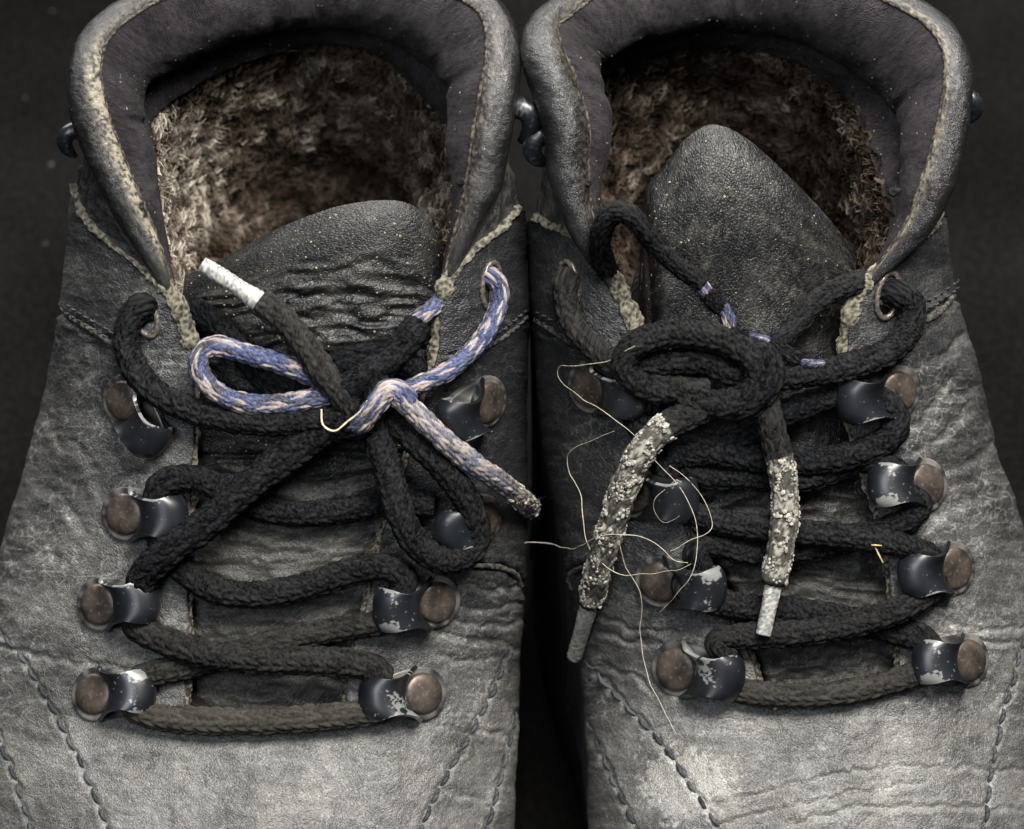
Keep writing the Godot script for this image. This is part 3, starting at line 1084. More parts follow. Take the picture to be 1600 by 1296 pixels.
# one lock of wool: a short bent tapered tube, 4 mm along x
func strand_mesh() -> ArrayMesh:
	var pts := PackedVector3Array([Vector3(0, 0, 0), Vector3(0.0014, 0.0007, 0.0005), Vector3(0.0028, 0.0004, -0.0005), Vector3(0.0042, 0.0001, 0.0004)])
	var rad := [0.00005, 0.00013, 0.00011, 0.00002]
	var p := PackedVector3Array()
	for i in 4:
		for j in 5:
			var a := TAU * j / 5.0
			p.append(pts[i] + Vector3(0, cos(a), sin(a)) * float(rad[i]))
	var keep := org
	org = Vector3.ZERO
	var cols := PackedColorArray()
	cols.resize(p.size())
	cols.fill(Color.WHITE)
	var m := sheet(p, 5, 4, cols, PackedVector2Array(), true, -1)
	org = keep
	return m


func build_tongue(b: Dictionary, o: Node3D) -> void:
	var is_left: bool = b.name == "left"
	var nu := 150
	var top := along(ring(b.tongue_top), nu)
	var tab: Array = b.tongue
	var v_first: float = tab[0][0]
	var v_last: float = tab[-1][0]
	var nb := 14
	var n1 := 60
	var n2 := 190
	var nv := nb + n1 + n2
	var p := PackedVector3Array()
	var cols := PackedColorArray()
	var uvs := PackedVector2Array()
	var hs := PackedFloat32Array()
	p.resize(nu * nv)
	cols.resize(nu * nv)
	uvs.resize(nu * nv)
	hs.resize(nu * nv)
	var thick := 5.0 if is_left else 6.0
	for c in nu:
		var x := float(c) / (nu - 1)
		var arch := 1.0 - pow(absf(x * 2.0 - 1.0), 2.6)
		var vjoin := v_first + 75.0
		for r in nv:
			var q: Vector3
			var v := 0.0
			if r < nb + n1:
				var join_u := lerpf(table(tab, vjoin, 1), table(tab, vjoin, 2), x)
				var join := spot(join_u, vjoin, table(tab, vjoin, 3) + table(tab, vjoin, 4) * arch)
				var down := spot(join_u, vjoin + 8, table(tab, vjoin + 8.0, 3) + table(tab, vjoin + 8.0, 4) * arch) - join
				if r < nb:
					# behind the rounded top edge
					var t := 1.0 - float(r) / nb
					var ang := t * PI
					q = top[c] - back * 0.001 * (thick * 0.5 * (1.0 - cos(minf(ang, PI)))) - lift * 0.001 * (thick * 0.55 * (1.0 - sin(ang * 0.5 + PI * 0.5)) + maxf(0.0, t - 0.6) * 20.0)
				else:
					var t := float(r - nb) / n1
					var t2 := t * t
					var t3 := t2 * t
					var span := join.distance_to(top[c])
					var m0 := ((join - top[c]).normalized() + back * 0.55).normalized() * span
					var m1 := down.normalized() * span
					q = (2 * t3 - 3 * t2 + 1) * top[c] + (t3 - 2 * t2 + t) * m0 + (3 * t2 - 2 * t3) * join + (t3 - t2) * m1
				v = lerpf(b.tongue_top[5][1], vjoin, clampf(float(r - nb) / n1, 0.0, 1.0))
			else:
				var t := float(r - nb - n1) / (n2 - 1)
				v = lerpf(vjoin, v_last, t)
				var u := lerpf(table(tab, v, 1), table(tab, v, 2), x)
				q = spot(u, v, table(tab, v, 3) + table(tab, v, 4) * arch)
			var at := r * nu + c
			p[at] = q
			var U := x * 330.0
			uvs[at] = Vector2(x * 0.72, r * 0.0068)
			var wr := 0.0
			var dust := 0.0
			if is_left:
				# creases across the slumped upper part
				var bend := nz_warp.get_noise_2d(U * 0.8, v) * 16.0
				var amp := smoothstep(380.0, 450.0, v) * (1.0 - smoothstep(560.0, 640.0, v))
				wr = amp * 0.95 * (0.75 * sin((v + bend * 1.5) * 0.20) * (0.5 + 0.5 * nz_mid.get_noise_2d(U, v)) + 0.6 * nz_ridge.get_noise_2d(U * 0.5, v * 1.8))
				var low := smoothstep(640.0, 720.0, v)
				wr += low * (0.7 * nz_ridge.get_noise_2d(U * 0.35 + 300.0, v * 1.3) + 0.3 * nz_mid.get_noise_2d(U, v))
				dust = lerpf(0.08, 0.44, smoothstep(680.0, 900.0, v))
				wr -= 1.1 * exp(-pow((v - 712.0 - bend * 0.4) / 5.0, 2.0))
			else:
				wr = 0.07 * nz_mid.get_noise_2d(U, v) + 0.10 * nz_ridge.get_noise_2d(U * 1.6, v * 0.7) + smoothstep(640.0, 760.0, v) * 0.8 * nz_ridge.get_noise_2d(U * 0.4 + 500.0, v * 1.3)
				dust = lerpf(0.05, 0.26, smoothstep(700.0, 900.0, v))
			if not is_left:
				wr += 1.7 * exp(-pow((x - 0.17) / 0.06, 2.0)) - 0.8 * exp(-pow((x - 0.10) / 0.018, 2.0)) - 1.6 * smoothstep(0.10, 0.0, x)
			hs[at] = wr + (0.12 if is_left else 0.035) * nz_fine.get_noise_2d(U, v)
			if not is_left and v < 640.0:
				var cl := nz_cell.get_noise_2d(U * 1.5 + nz_warp.get_noise_2d(U * 3.0, v * 3.0) * 10.0, (float(r) * 3.4) * 0.9)
				dust += 0.26 * (1.0 - smoothstep(-0.97, -0.80, cl)) * clampf(0.5 + nz_blotch.get_noise_2d(U * 2.0, v * 2.0), 0.0, 1.0)
			dust += 0.20 * nz_blotch.get_noise_2d(U * 2.0 + 50.0, v * 2.0) + 0.14 * nz_fine.get_noise_2d(U, v + 70.0)
			var k := Color(0.016, 0.016, 0.0175).lerp(Color(0.26, 0.25, 0.22), clampf(dust, 0.0, 1.0))
			if not is_left and (x < 0.10 + 0.012 * nz_fine.get_noise_2d(r * 4.0, 3.0) or r < nb):
				k = Color(0.045, 0.037, 0.040)
			cols[at] = srgb(k)
	var tg := part("tongue", sheet(p, nu, nv, cols, uvs, false, 0, PackedInt32Array(), hs), M["tongue_leather"], o)
	# pale crumbs caught on the tongue
	var spots := PackedVector3Array()
	rng.seed = 77 if is_left else 78
	var nr := grid_normals(p, nu, nv, false)
	var ups := PackedVector3Array()
	for k in 700 if is_left else 330:
		var at := (nb + 4 + rng.randi() % (n1 + (60 if is_left else 40))) * nu + rng.randi() % nu
		spots.append(p[at])
		ups.append(nr[at] if nr[at].dot(back) > 0 else -nr[at])
	crumbs("dust_specks", spots, ups, 0.03, 0.2, tg, Color(0.30, 0.265, 0.17))


# ---------------------------------------------------------------- crumbs of mud and dust
var crumb_mesh: ArrayMesh


func crumb() -> ArrayMesh:
	if crumb_mesh:
		return crumb_mesh
	var p := PackedVector3Array()
	var nu := 12
	var nv := 9
	for r in nv:
		for c in nu:
			var lat := PI * (0.03 + 0.94 * r / (nv - 1))
			var d := Vector3(cos(lat), sin(lat) * cos(TAU * c / nu), sin(lat) * sin(TAU * c / nu))
			p.append(d * (1.0 + 0.5 * nz_fine.get_noise_3dv(d * 6.0)) * 0.001)
	var keep := org
	org = Vector3.ZERO
	var cols := PackedColorArray()
	cols.resize(p.size())
	cols.fill(Color.WHITE)
	crumb_mesh = sheet(p, nu, nv, cols, PackedVector2Array(), true, 1)
	# make sure the faces look outward
	var arr := crumb_mesh.surface_get_arrays(0)
	if arr[Mesh.ARRAY_NORMAL][nu * 2].dot(arr[Mesh.ARRAY_VERTEX][nu * 2]) < 0:
		crumb_mesh = sheet_outward(p, nu, nv, cols)
	org = keep
	return crumb_mesh


func sheet_outward(p: PackedVector3Array, nu: int, nv: int, cols: PackedColorArray) -> ArrayMesh:
	return sheet(p, nu, nv, cols, PackedVector2Array(), true, -1)


func crumbs(called: String, spots: PackedVector3Array, ups: PackedVector3Array, small: float, large: float, parent: Node3D, tint: Color) -> void:
	var mm := MultiMesh.new()
	mm.transform_format = MultiMesh.TRANSFORM_3D
	mm.use_colors = true
	mm.mesh = crumb()
	mm.instance_count = spots.size()
	for k in spots.size():
		var s := small + (large - small) * pow(rng.randf(), 2.6)
		var bas := Basis(Vector3(rng.randf() - 0.5, rng.randf() - 0.5, rng.randf() - 0.5).normalized(), rng.randf() * TAU)
		var side_dir := bas.x - ups[k] * bas.x.dot(ups[k])
		side_dir = side_dir.normalized() if side_dir.length() > 0.1 else ups[k].cross(back).normalized()
		bas = Basis(side_dir, ups[k], side_dir.cross(ups[k]))
		bas = bas.scaled_local(Vector3(s * rng.randf_range(0.7, 1.3), s * rng.randf_range(0.35, 0.7), s * rng.randf_range(0.7, 1.5)))
		mm.set_instance_transform(k, Transform3D(bas, spots[k] + ups[k] * s * 0.0004 - org))
		mm.set_instance_color(k, srgb(tint * rng.randf_range(0.55, 1.15)))
	var mi := MultiMeshInstance3D.new()
	mi.name = called
	mi.multimesh = mm
	mi.material_override = M["mud"]
	mi.set_meta("kind", "stuff")
	parent.add_child(mi, true)


# ---------------------------------------------------------------- lace hooks
var hook_shapes := []
var rivet_shapes := []


func make_hook_shapes() -> void:
	var keep := org
	org = Vector3.ZERO
	# x towards the lacing, y away from the leather, z along the boot; millimetres
	var prof := [[4.2, 0.9, 5.2], [4.3, 1.9, 4.9], [5.0, 3.4, 4.2], [6.3, 4.7, 3.6], [8.0, 5.4, 3.4], [9.8, 5.3, 3.55], [11.4, 4.6, 3.85], [12.7, 3.2, 3.95], [13.0, 1.6, 3.85], [12.2, 0.3, 3.6], [9.0, 0.2, 3.4]]
	for variant in 4:
		var nu := 84
		var nv := 110
		var outer := PackedVector3Array()
		var cols := PackedColorArray()
		for r in nv:
			var f := float(r) / (nv - 1) * (prof.size() - 1)
			var k := mini(int(f), prof.size() - 2)
			var q := []
			for m in 3:
				var a: float = prof[k][m]
				var bb: float = prof[k + 1][m]
				var pa: float = prof[k - 1][m] if k > 0 else 2 * a - bb
				var pb: float = prof[k + 2][m] if k + 2 < prof.size() else 2 * bb - a
				q.append(cubic_interpolate(a, bb, pa, pb, f - k))
			for c in nu:
				var t := float(c) / (nu - 1) * 2.0 - 1.0
				var g := float(r) / (nv - 1)
				var ear := pow(1.0 - g, 3.5)
				var far := smoothstep(0.35, 0.75, g)
				var t2 := t * t
				# the near end wraps round the rivet and lies down on the plate, the far end is a rounded hood
				var x: float = q[0] - 3.4 * ear * t2 - 1.2 * far * t2 * t2 - 0.3 * far * t2
				var y: float = q[1] * (1.0 + 0.10 * t2 * (1.0 - ear) - 0.14 * far * t2) + 1.5 * smoothstep(0.6, 1.0, -t) * exp(-pow((g - 0.16) / 0.10, 2.0))
				outer.append(Vector3(x, y, t * float(q[2])) * 0.001)
				var n1 := nz_mid.get_noise_3d(x * 3.2, y * 3.2 + variant * 60.0, t * 13.0)
				var n2 := nz_fine.get_noise_3d(x * 6.0, y * 6.0 + variant * 60.0, t * 24.0)
				var edge := 1.5 * smoothstep(0.84, 1.0, absf(t)) + 0.6 * smoothstep(0.75, 1.0, 1.0 - g)
				var chip := smoothstep(0.40, 0.46, n1 + 0.26 * n2 + 0.22 * edge + [-0.05, 0.06, -0.16, -0.02][variant])
				var speck := smoothstep(0.54, 0.62, n2)
				var col := Color(0.007, 0.0075, 0.009).lerp(Color(0.019, 0.022, 0.027), clampf(0.4 + n1, 0.0, 1.0))
				col = col.lerp(Color(0.24, 0.245, 0.24), chip * 0.8)
				col = col.lerp(Color(0.30, 0.27, 0.21), speck * 0.5 * smoothstep(0.0, 0.25, n1))
				cols.append(srgb(col))
		var m := shell(outer, nu, nv, cols, 0.0007)
		# the plate under the rivet
		m = join_meshes([m, plate_mesh(variant)])
		hook_shapes.append(m)
		# rivet head
		var p := PackedVector3Array()
		var rc := PackedColorArray()
		var na := 72
		var rp := [[0.02, 1.85], [0.4, 1.85], [0.8, 1.84], [1.2, 1.83], [1.6, 1.81], [2.0, 1.78], [2.4, 1.74], [2.8, 1.68], [3.2, 1.58], [3.5, 1.45], [3.75, 1.25], [3.92, 0.95], [3.98, 0.5], [3.98, 0.2]]
		for r in rp.size():
			for c in na:
				var a := TAU * c / na
				var rr: float = rp[r][0]
				var dent := 0.05 * nz_mid.get_noise_3d(cos(a) * rr * 8.0, sin(a) * rr * 8.0, variant * 40.0)
				p.append(Vector3(cos(a) * rr, float(rp[r][1]) + dent, sin(a) * rr) * 0.001)
				var n1 := nz_mid.get_noise_3d(cos(a) * rr * 7.0, sin(a) * rr * 7.0, variant * 90.0)
				var n2 := nz_fine.get_noise_3d(cos(a) * rr * 7.0, sin(a) * rr * 7.0, variant * 90.0)
				var col := Color(0.042, 0.036, 0.032).lerp(Color(0.15, 0.118, 0.098), clampf(0.45 + 0.7 * n1 + 0.15 * n2, 0.0, 1.0))
				col = col.lerp(Color(0.30, 0.29, 0.26), clampf(-0.3 + 1.0 * n2, 0.0, 0.4))
				rc.append(srgb(col))
		rivet_shapes.append(sheet(p, na, rp.size(), rc, PackedVector2Array(), true, -1))
	org = keep


func plate_mesh(variant: int) -> ArrayMesh:
	var p := PackedVector3Array()
	var cols := PackedColorArray()
	var na := 48
	var lev := [[0.0, 0.75], [0.9, 0.75], [0.97, 0.7], [1.0, 0.5], [1.0, -0.5]]
	for r in lev.size():
		for c in na:
			var a := TAU * c / na
			var x := 5.0 * cos(a) + (0.0 if cos(a) < 0 else 7.2 * cos(a))
			var z := 5.1 * sin(a) * (1.0 - 0.1 * maxf(0.0, cos(a)))
			p.append(Vector3(x * float(lev[r][0]), float(lev[r][1]), z * float(lev[r][0])) * 0.001)
			var n1 := nz_mid.get_noise_3d(x * 8.0, z * 8.0, variant * 30.0)
			cols.append(srgb(Color(0.02, 0.021, 0.024).lerp(Color(0.20, 0.19, 0.17), clampf(0.25 + 0.9 * n1, 0.0, 1.0))))
	return sheet(p, na, lev.size(), cols, PackedVector2Array(), true, -1)


# gives a sheet a thickness, with its rim closed
func shell(p: PackedVector3Array, nu: int, nv: int, cols: PackedColorArray, thick: float) -> ArrayMesh:
	var n := grid_normals(p, nu, nv, false)
	var q := PackedVector3Array()
	var cc := PackedColorArray()
	# walk round each row: over the outside, back along the inside
	for r in nv:
		for c in nu:
			q.append(p[r * nu + c] + n[r * nu + c] * thick * 0.5)
			cc.append(cols[r * nu + c])
		for c in nu:
			var k := r * nu + nu - 1 - c
			q.append(p[k] - n[k] * thick * 0.5)
			cc.append(cols[k])
	return sheet(q, nu * 2, nv, cc, PackedVector2Array(), true, 1)


func join_meshes(list: Array) -> ArrayMesh:
	var st := SurfaceTool.new()
	for m in list:
		st.append_from(m, 0, Transform3D())
	return st.commit()


func seat(o: Node3D, b: Dictionary, u: float, v: float, turn: float, toward_right: bool, lift_mm := 0.0) -> void:
	var n := upper_normal(b, u, v)
	var x := Vector3.RIGHT if toward_right else Vector3.LEFT
	x = (x - n * x.dot(n)).normalized().rotated(n, turn)
	o.transform = Transform3D(Basis(x, n, x.cross(n)), on_upper(b, u, v, lift_mm) - org)


func build_hooks(b: Dictionary, o: Node3D) -> void:
	if hook_shapes.is_empty():
		make_hook_shapes()
	var list := []
	if b.name == "left":
		list = [[150, 1085, 0.02, true, 0, 1.0], [158, 944, 0.10, true, 2, 1.0], [198, 803, -0.02, true, 2, 1.0], [196, 625, -0.75, true, 2, 0.95], [658, 1084, 0.10, false, 1, 1.0], [680, 940, 0.0, false, 0, 1.0], [752, 812, -0.05, false, 2, 0.95], [758, 628, 0.08, false, 2, 1.0]]
	else:
		list = [[1060, 1045, -0.05, true, 1, 1.05], [1033, 908, 0.05, true, 0, 1.0], [990, 768, 0.0, true, 2, 1.0], [924, 604, 0.0, true, 2, 1.0], [1510, 1032, 0.02, false, 0, 1.0], [1488, 888, 0.08, false, 2, 1.0], [1444, 758, 0.04, false, 0, 1.0], [1400, 612, 0.1, false, 2, 1.0]]
	for h in list:
		var k := part("lace_hook", hook_shapes[h[4]], M["enamel"], o)
		seat(k, b, h[0], h[1], h[2], h[3], 0.25)
		k.scale = Vector3.ONE * float(h[5]) * 1.04
		var r := part("rivet", rivet_shapes[(int(h[4]) + int(h[1])) % 4], M["rivet_metal"], k)
		r.rotation.y = h[1]
	# the open hooks on the collar
	var collar := [[126, 203, 8.0, Vector3(-1, 0.12, 0.35), 0.72], [800, 166, 11.0, Vector3(0.9, 0.12, 0.42), 0.92]] if b.name == "left" else [[858, 208, 9.0, Vector3(-0.9, -0.05, 0.42), 0.85], [1500, 150, 9.0, Vector3(1, 0.15, 0.4), 0.7]]
	for c in collar:
		var dir: Vector3 = c[3].normalized()
		var at := spot(c[0], c[1], c[2])
		var dn := (Vector3(0, -1, 0.25) - dir * Vector3(0, -1, 0.25).dot(dir)).normalized()
		var z: float = c[4]
		var pts := PackedVector3Array([at - dir * 0.004, at, at + dir * 0.0024 * z, at + (dir * 0.0042 + dn * 0.0012) * z, at + (dir * 0.0046 + dn * 0.0038) * z, at + (dir * 0.0034 + dn * 0.0064) * z, at + (dir * 0.0018 + dn * 0.0080) * z])
		var tone := [Color(0.012, 0.013, 0.016), Color(0.10, 0.105, 0.11), -0.4, 1.6, 0.0]
		part("lace_hook", strip(pts, PackedFloat32Array([2.7 * z, 2.7 * z, 2.5 * z, 2.3 * z, 2.2 * z, 1.9 * z, 0.8 * z]), 0.06, tone, 0.8, 20, 0.0003), M["enamel"], o)
	# punched lace holes
	var holes := [[226, 492, 0.35], [768, 446, -0.12]] if b.name == "left" else [[889, 444, 0.2], [1388, 462, -0.2]]
	for c in holes:
		var p := PackedVector3Array()
		var n := upper_normal(b, c[0], c[1])
		var x := Vector3.RIGHT
		x = (x - n * x.dot(n)).normalized().rotated(n, c[2])
		var z := x.cross(n)
		var at := on_upper(b, c[0], c[1], 0.3)
		for k in 29:
			var a := TAU * k / 28.0
			p.append(at + x * cos(a) * 0.0024 + z * sin(a) * 0.0044)
		var tone := [Color(0.05, 0.045, 0.042), Color(0.14, 0.12, 0.10), 0.4, 1.0, 0.0]
		var eye := part("eyelet", strip(p, PackedFloat32Array([0.55, 0.55]), 0.3, tone, 1.0, 10, 0.0003), M["enamel"], o)
		var q := PackedVector3Array()
		var qc := PackedColorArray()
		for r in 5:
			for k in 24:
				var a := TAU * k / 24.0
				var f := 1.0 - r / 4.0
				q.append(at + x * cos(a) * 0.0024 * f + z * sin(a) * 0.0044 * f - n * (0.00035 if r > 0 else 0.0))
				qc.append(srgb(Color(0.006, 0.005, 0.005)))
		part("eyelet_recess", sheet(q, 24, 5, qc, PackedVector2Array(), true, 0), M["wool"], eye)


# ---------------------------------------------------------------- stitches
func build_stitches(b: Dictionary, up: MeshInstance3D) -> void:
	var lines: Array = seams()[b.name]
	var shapes := []
	var keep := org
	org = Vector3.ZERO
	for k in 3:
		var pts := PackedVector3Array([Vector3(-0.0018, -0.0006, 0), Vector3(-0.0012, 0.00005, 0.00005), Vector3(0, 0.0003, 0.0001 * (k - 1)), Vector3(0.0012, 0.0000, 0), Vector3(0.0018, -0.0007, -0.0001)])
		var tone := [Color(0.02, 0.022, 0.027), Color(0.085, 0.088, 0.092), 0.2 + 0.25 * k, 0.8, 0.0]
		shapes.append(strip(pts, PackedFloat32Array([0.25, 0.42, 0.5, 0.44, 0.25]), 0.22, tone, 0.8, 8, 0.0004))
	org = keep
	rng.seed = 12
	for line in lines:
		var flat := PackedVector3Array()
		for q in line:
			flat.append(Vector3(q[0], q[1], 0))
		var path := smooth_path(flat, 31.0)
		for i in path.size() - 1:
			var a := path[i]
			var c := path[i + 1]
			var m := (a + c) * 0.5
			var A := on_upper(b, a.x, a.y)
			var C := on_upper(b, c.x, c.y)
			var x := (C - A).normalized()
			var n := upper_normal(b, m.x, m.y)
			n = (n - x * n.dot(x)).normalized()
			x = x.rotated(n, rng.randf_range(-0.14, 0.14))
			var h := 0.55 * nz_blotch.get_noise_2d(m.x * 1.2 + 77.0, m.y) + 0.22 * nz_mid.get_noise_2d(m.x, m.y + 50.0) + map_at(relief, m.x, m.y)
			var s := part("stitch", shapes[rng.randi() % 3], M["thread"], up)
			var len := A.distance_to(C) / 0.0040 * rng.randf_range(0.85, 1.02)
			s.transform = Transform3D(Basis(x * len, n, x.cross(n)), (A + C) * 0.5 + n * (h + 0.22) * 0.001 - org)
	# the fine double rows above the ankle seam
	var fine := [[[[94, 476], [122, 492], [152, 511], [182, 530]]], [[[700, 556], [745, 540], [790, 516], [822, 490]]]] if b.name == "left" else [[[[1436, 480], [1464, 468], [1496, 444]]], [[[836, 492], [870, 510], [905, 530]]]]
	var meshes := []
	for group in fine:
		for line in group:
			for row in 2:
				var flat := PackedVector3Array()
				for q in line:
					flat.append(Vector3(q[0], q[1] + row * 12.0 - 6.0, 0))
				var path := smooth_path(flat, 11.0)
				for i in path.size() - 1:
					var A := on_upper(b, path[i].x, path[i].y)
					var C := on_upper(b, path[i + 1].x, path[i + 1].y)
					var n := upper_normal(b, path[i].x, path[i].y)
					var x := (C - A).normalized()
					n = (n - x * n.dot(x)).normalized()
					var h := 0.55 * nz_blotch.get_noise_2d(path[i].x * 1.2 + 77.0, path[i].y) + map_at(relief, path[i].x, path[i].y)
					meshes.append([shapes[i % 3], Transform3D(Basis(x * 0.36, n * 0.5, x.cross(n) * 0.55), (A + C) * 0.5 + n * (h + 0.25) * 0.001 - org)])
	var st := SurfaceTool.new()
	for m in meshes:
		st.append_from(m[0], 0, m[1])
	part("fine_stitching", st.commit(), M["thread"], up, true)


func build_sole(b: Dictionary, o: Node3D) -> void:
	var loop := PackedVector3Array()
	var rows: Array = b.rows
	var v := 300.0
	var a := PackedVector3Array()
	var c := PackedVector3Array()
	while v <= 1830.0:
		a.append(spot(table(rows, v, 1), v, table(b.ridge, v, 1) - table(b.drop, v, 1)))
		c.append(spot(table(rows, v, 6), v, table(b.ridge, v, 1) - table(b.drop, v, 2)))
		v += 30.0
	loop.append_array(a)
	c.reverse()
	loop.append_array(c)
	var rim := ring(b.rim)
	rim.reverse()
	for i in range(5, 16):
		loop.append(rim[i])
	var center := Vector3.ZERO
	for q in loop:
		center += q / loop.size()
	var p := PackedVector3Array()
	var cols := PackedColorArray()
	var lev := [[0.4, 0.024], [0.95, 0.024], [0.97, 0.021], [0.97, 0.003], [0.95, 0.0], [0.4, 0.0]]
	for l in lev:
		for q in loop:
			p.append(Vector3(center.x + (q.x - center.x) * float(l[0]), l[1], center.z + (q.z - center.z) * float(l[0])))
			cols.append(srgb(Color(0.02, 0.02, 0.02)))
	part("sole", sheet(p, loop.size(), lev.size(), cols, PackedVector2Array(), true, 0), M["rubber"], o)


# ---------------------------------------------------------------- laces
var fuzz_p := PackedVector3Array()
var fuzz_c := PackedColorArray()
var fuzz_n := PackedVector3Array()
var muds := PackedVector3Array()
var mud_up := PackedVector3Array()


func lace_pts(b: Dictionary, list: Array) -> PackedVector3Array:
	var out := PackedVector3Array()
	for q in list:
		out.append(spot(q[0], q[1], upper_d(b, q[0], q[1]) + float(q[2])))
	return out


# one braided length; opt: dust 0-1, blue, fuzz (fibres per mm), mud [from, to, per mm], cut (square ends), pitch
func cord(b: Dictionary, list: Array, r_mm: float, parent: Node3D, opt := {}) -> MeshInstance3D:
	var step := 0.00034
	var path := smooth_path(lace_pts(b, list), step)
	var fr := frames(path)
	var n := path.size()
	var around := 60
	var p := PackedVector3Array()
	var cols := PackedColorArray()
	p.resize(n * around)
	cols.resize(n * around)
	var pitch: float = opt.get("pitch", 2.6)
	var blue: bool = opt.get("blue", false)
	var dust: float = opt.get("dust", 0.12)
	var columns := 14 if blue else 12
	var sd := int(list[0][0]) * 7 + int(list[0][1])
	var twist := rng.randf() * TAU
	var total := n * step * 1000.0
	var fuzz: float = opt.get("fuzz", 16.0)
	for i in n:
		var s := i * step * 1000.0
		var fade := clampf(minf(s, total - s) / 1.2, 0.0, 1.0)
		if opt.get("cut", false) and s > total * 0.5:
			fade = clampf((total - s) / 0.25, 0.0, 1.0)
		var r := r_mm * 0.001 * (0.25 + 0.75 * sqrt(1.0 - (1.0 - fade) * (1.0 - fade)))
		var q := path[i]
		r *= 1.0 + 0.06 * nz_warp.get_noise_2d(s * 14.0, sd)
		var sq := 0.08 * nz_warp.get_noise_2d(s * 9.0, sd + 400)
		twist += 0.004 * nz_warp.get_noise_2d(s * 10.0, sd + 90)
		var sd3: Vector3 = fr[1][i]
		var up3: Vector3 = fr[2][i]
		for j in around:
			var x := float(j) / around * columns
			var c := int(x)
			var f := x - c
			var dir := 1.0 if c % 2 == 0 else -1.0
			var ph := s / pitch + dir * (f - 0.5) * 0.8 
			var id := floori(ph)
			var e := ph - id
			var bump := pow(sin(PI * e), 0.6) * (0.35 + 0.65 * sin(PI * f))
			var rnd := hash1(c, id, sd)
			var fn := nz_fine.get_noise_3d(q.x * 14000.0 + j * 1.5, q.y * 14000.0, q.z * 14000.0 + j * 2.0)
			var rr := r * (0.88 + (0.17 if not blue else 0.2) * bump * (0.85 + 0.3 * rnd) + 0.022 * fn)
			var a := TAU * j / around + twist
			p[i * around + j] = q + sd3 * cos(a) * rr * (1.0 + sq) + up3 * sin(a) * rr * (0.9 - sq)
			var col: Color
			if blue:
				var wear: float = opt.get("pink", 0.0)
				if rnd < 0.58 - wear:
					col = Color(0.036, 0.048, 0.115).lerp(Color(0.085, 0.10, 0.19), hash1(id, c, 5))
				elif rnd < 0.84:
					col = Color(0.28, 0.225, 0.22).lerp(Color(0.40, 0.35, 0.335), hash1(id, c, 6))
				else:
					col = Color(0.05, 0.052, 0.065)
				col = col * (0.85 + 0.45 * fn)
				col = col.lerp(Color(0.30, 0.28, 0.25), clampf(dust * 1.2 + 0.4 * fn, 0.0, 0.7))
			else:
				col = Color(0.0075, 0.0083, 0.0100) * (0.8 + 0.6 * rnd + 0.8 * fn)
				var k := dust * (0.75 + 0.5 * rnd) + 0.12 * fn
				col = col.lerp(Color(0.16, 0.145, 0.12), clampf(k, 0.0, 1.0))
			if opt.has("mud"):
				var along_f := s / total
				if along_f > float(opt.mud[0]) and along_f < float(opt.mud[1]):
					col = col.lerp(Color(0.10, 0.096, 0.085), 0.55)
					var crust := nz_mid.get_noise_2d(s * 6.0, absf(j - around * 0.5) * 2.6 + sd) + 0.5 * fn
					col = col.lerp(Color(0.31, 0.295, 0.255), 0.85 * smoothstep(-0.06, 0.24, crust + 0.35 * nz_fine.get_noise_2d(s * 20.0, j * 4.0)))
			cols[i * around + j] = srgb(col)
		# loose fibres
		var want := fuzz * step * 1000.0
		while want > 0.0:
			if rng.randf() < want:
				var a := rng.randf() * TAU
				var nrm := (sd3 * cos(a) + up3 * sin(a))
				add_fibre(q + nrm * r * 0.95, nrm, fr[0][i], blue, opt.get("long", 1.0))
			want -= 1.0
		if opt.has("mud"):
			var mud: Array = opt.mud
			var f := s / total
			if f > float(mud[0]) and f < float(mud[1]):
				var k := float(mud[2]) * step * 1000.0 * (0.5 + 0.9 * clampf(0.5 + 1.8 * nz_warp.get_noise_2d(s * 22.0, sd + 7), 0.0, 1.6))
				while k > 0.0:
					if rng.randf() < k:
						var a := rng.randf() * TAU
						var nrm := (sd3 * cos(a) + up3 * sin(a))
						if nz_mid.get_noise_2d(s * 6.0, absf(a - PI) * 19.9 + sd) > -0.04 + 0.22 * rng.randf():
							muds.append(q + nrm * r * 0.97)
							mud_up.append(nrm)
					k -= 1.0
	return part("cord", sheet(p, around, n, cols, PackedVector2Array(), true, -1), M["cord"], parent)


func add_fibre(at: Vector3, nrm: Vector3, tan: Vector3, blue: bool, long: float) -> void:
	var dir := (nrm * rng.randf_range(0.15, 0.8) + tan * rng.randf_range(-1.0, 1.0) + Vector3(rng.randf() - 0.5, rng.randf() - 0.5, rng.randf() - 0.5) * 0.9).normalized()
	var len := rng.randf_range(0.0005, 0.0014) * long * (2.2 if rng.randf() < 0.06 else 1.0)
	var bend := Vector3(rng.randf() - 0.5, rng.randf() - 0.5, rng.randf() - 0.5) * len * 0.8
	var w := dir.cross(Vector3(rng.randf() - 0.5, rng.randf() - 0.5, rng.randf() - 0.5)).normalized() * 0.000024
	var a := at
	var b := at + dir * len * 0.5 + bend * 0.4
	var c := at + dir * len + bend
	var n := w.cross(dir).normalized()
	var col := Color(0.03, 0.031, 0.034) * rng.randf_range(0.6, 2.0)
	if rng.randf() < 0.06:
		col = Color(0.22, 0.20, 0.16)
	if blue:
		col = Color(0.30, 0.26, 0.30) if rng.randf() < 0.6 else Color(0.10, 0.14, 0.36)
	col = srgb(col)
	for t in [[a - w, a + w, b + w], [a - w, b + w, b - w], [b - w, b + w, c]]:
		for q in t:
			fuzz_p.append(q - org)
			fuzz_n.append(n)
			fuzz_c.append(col)


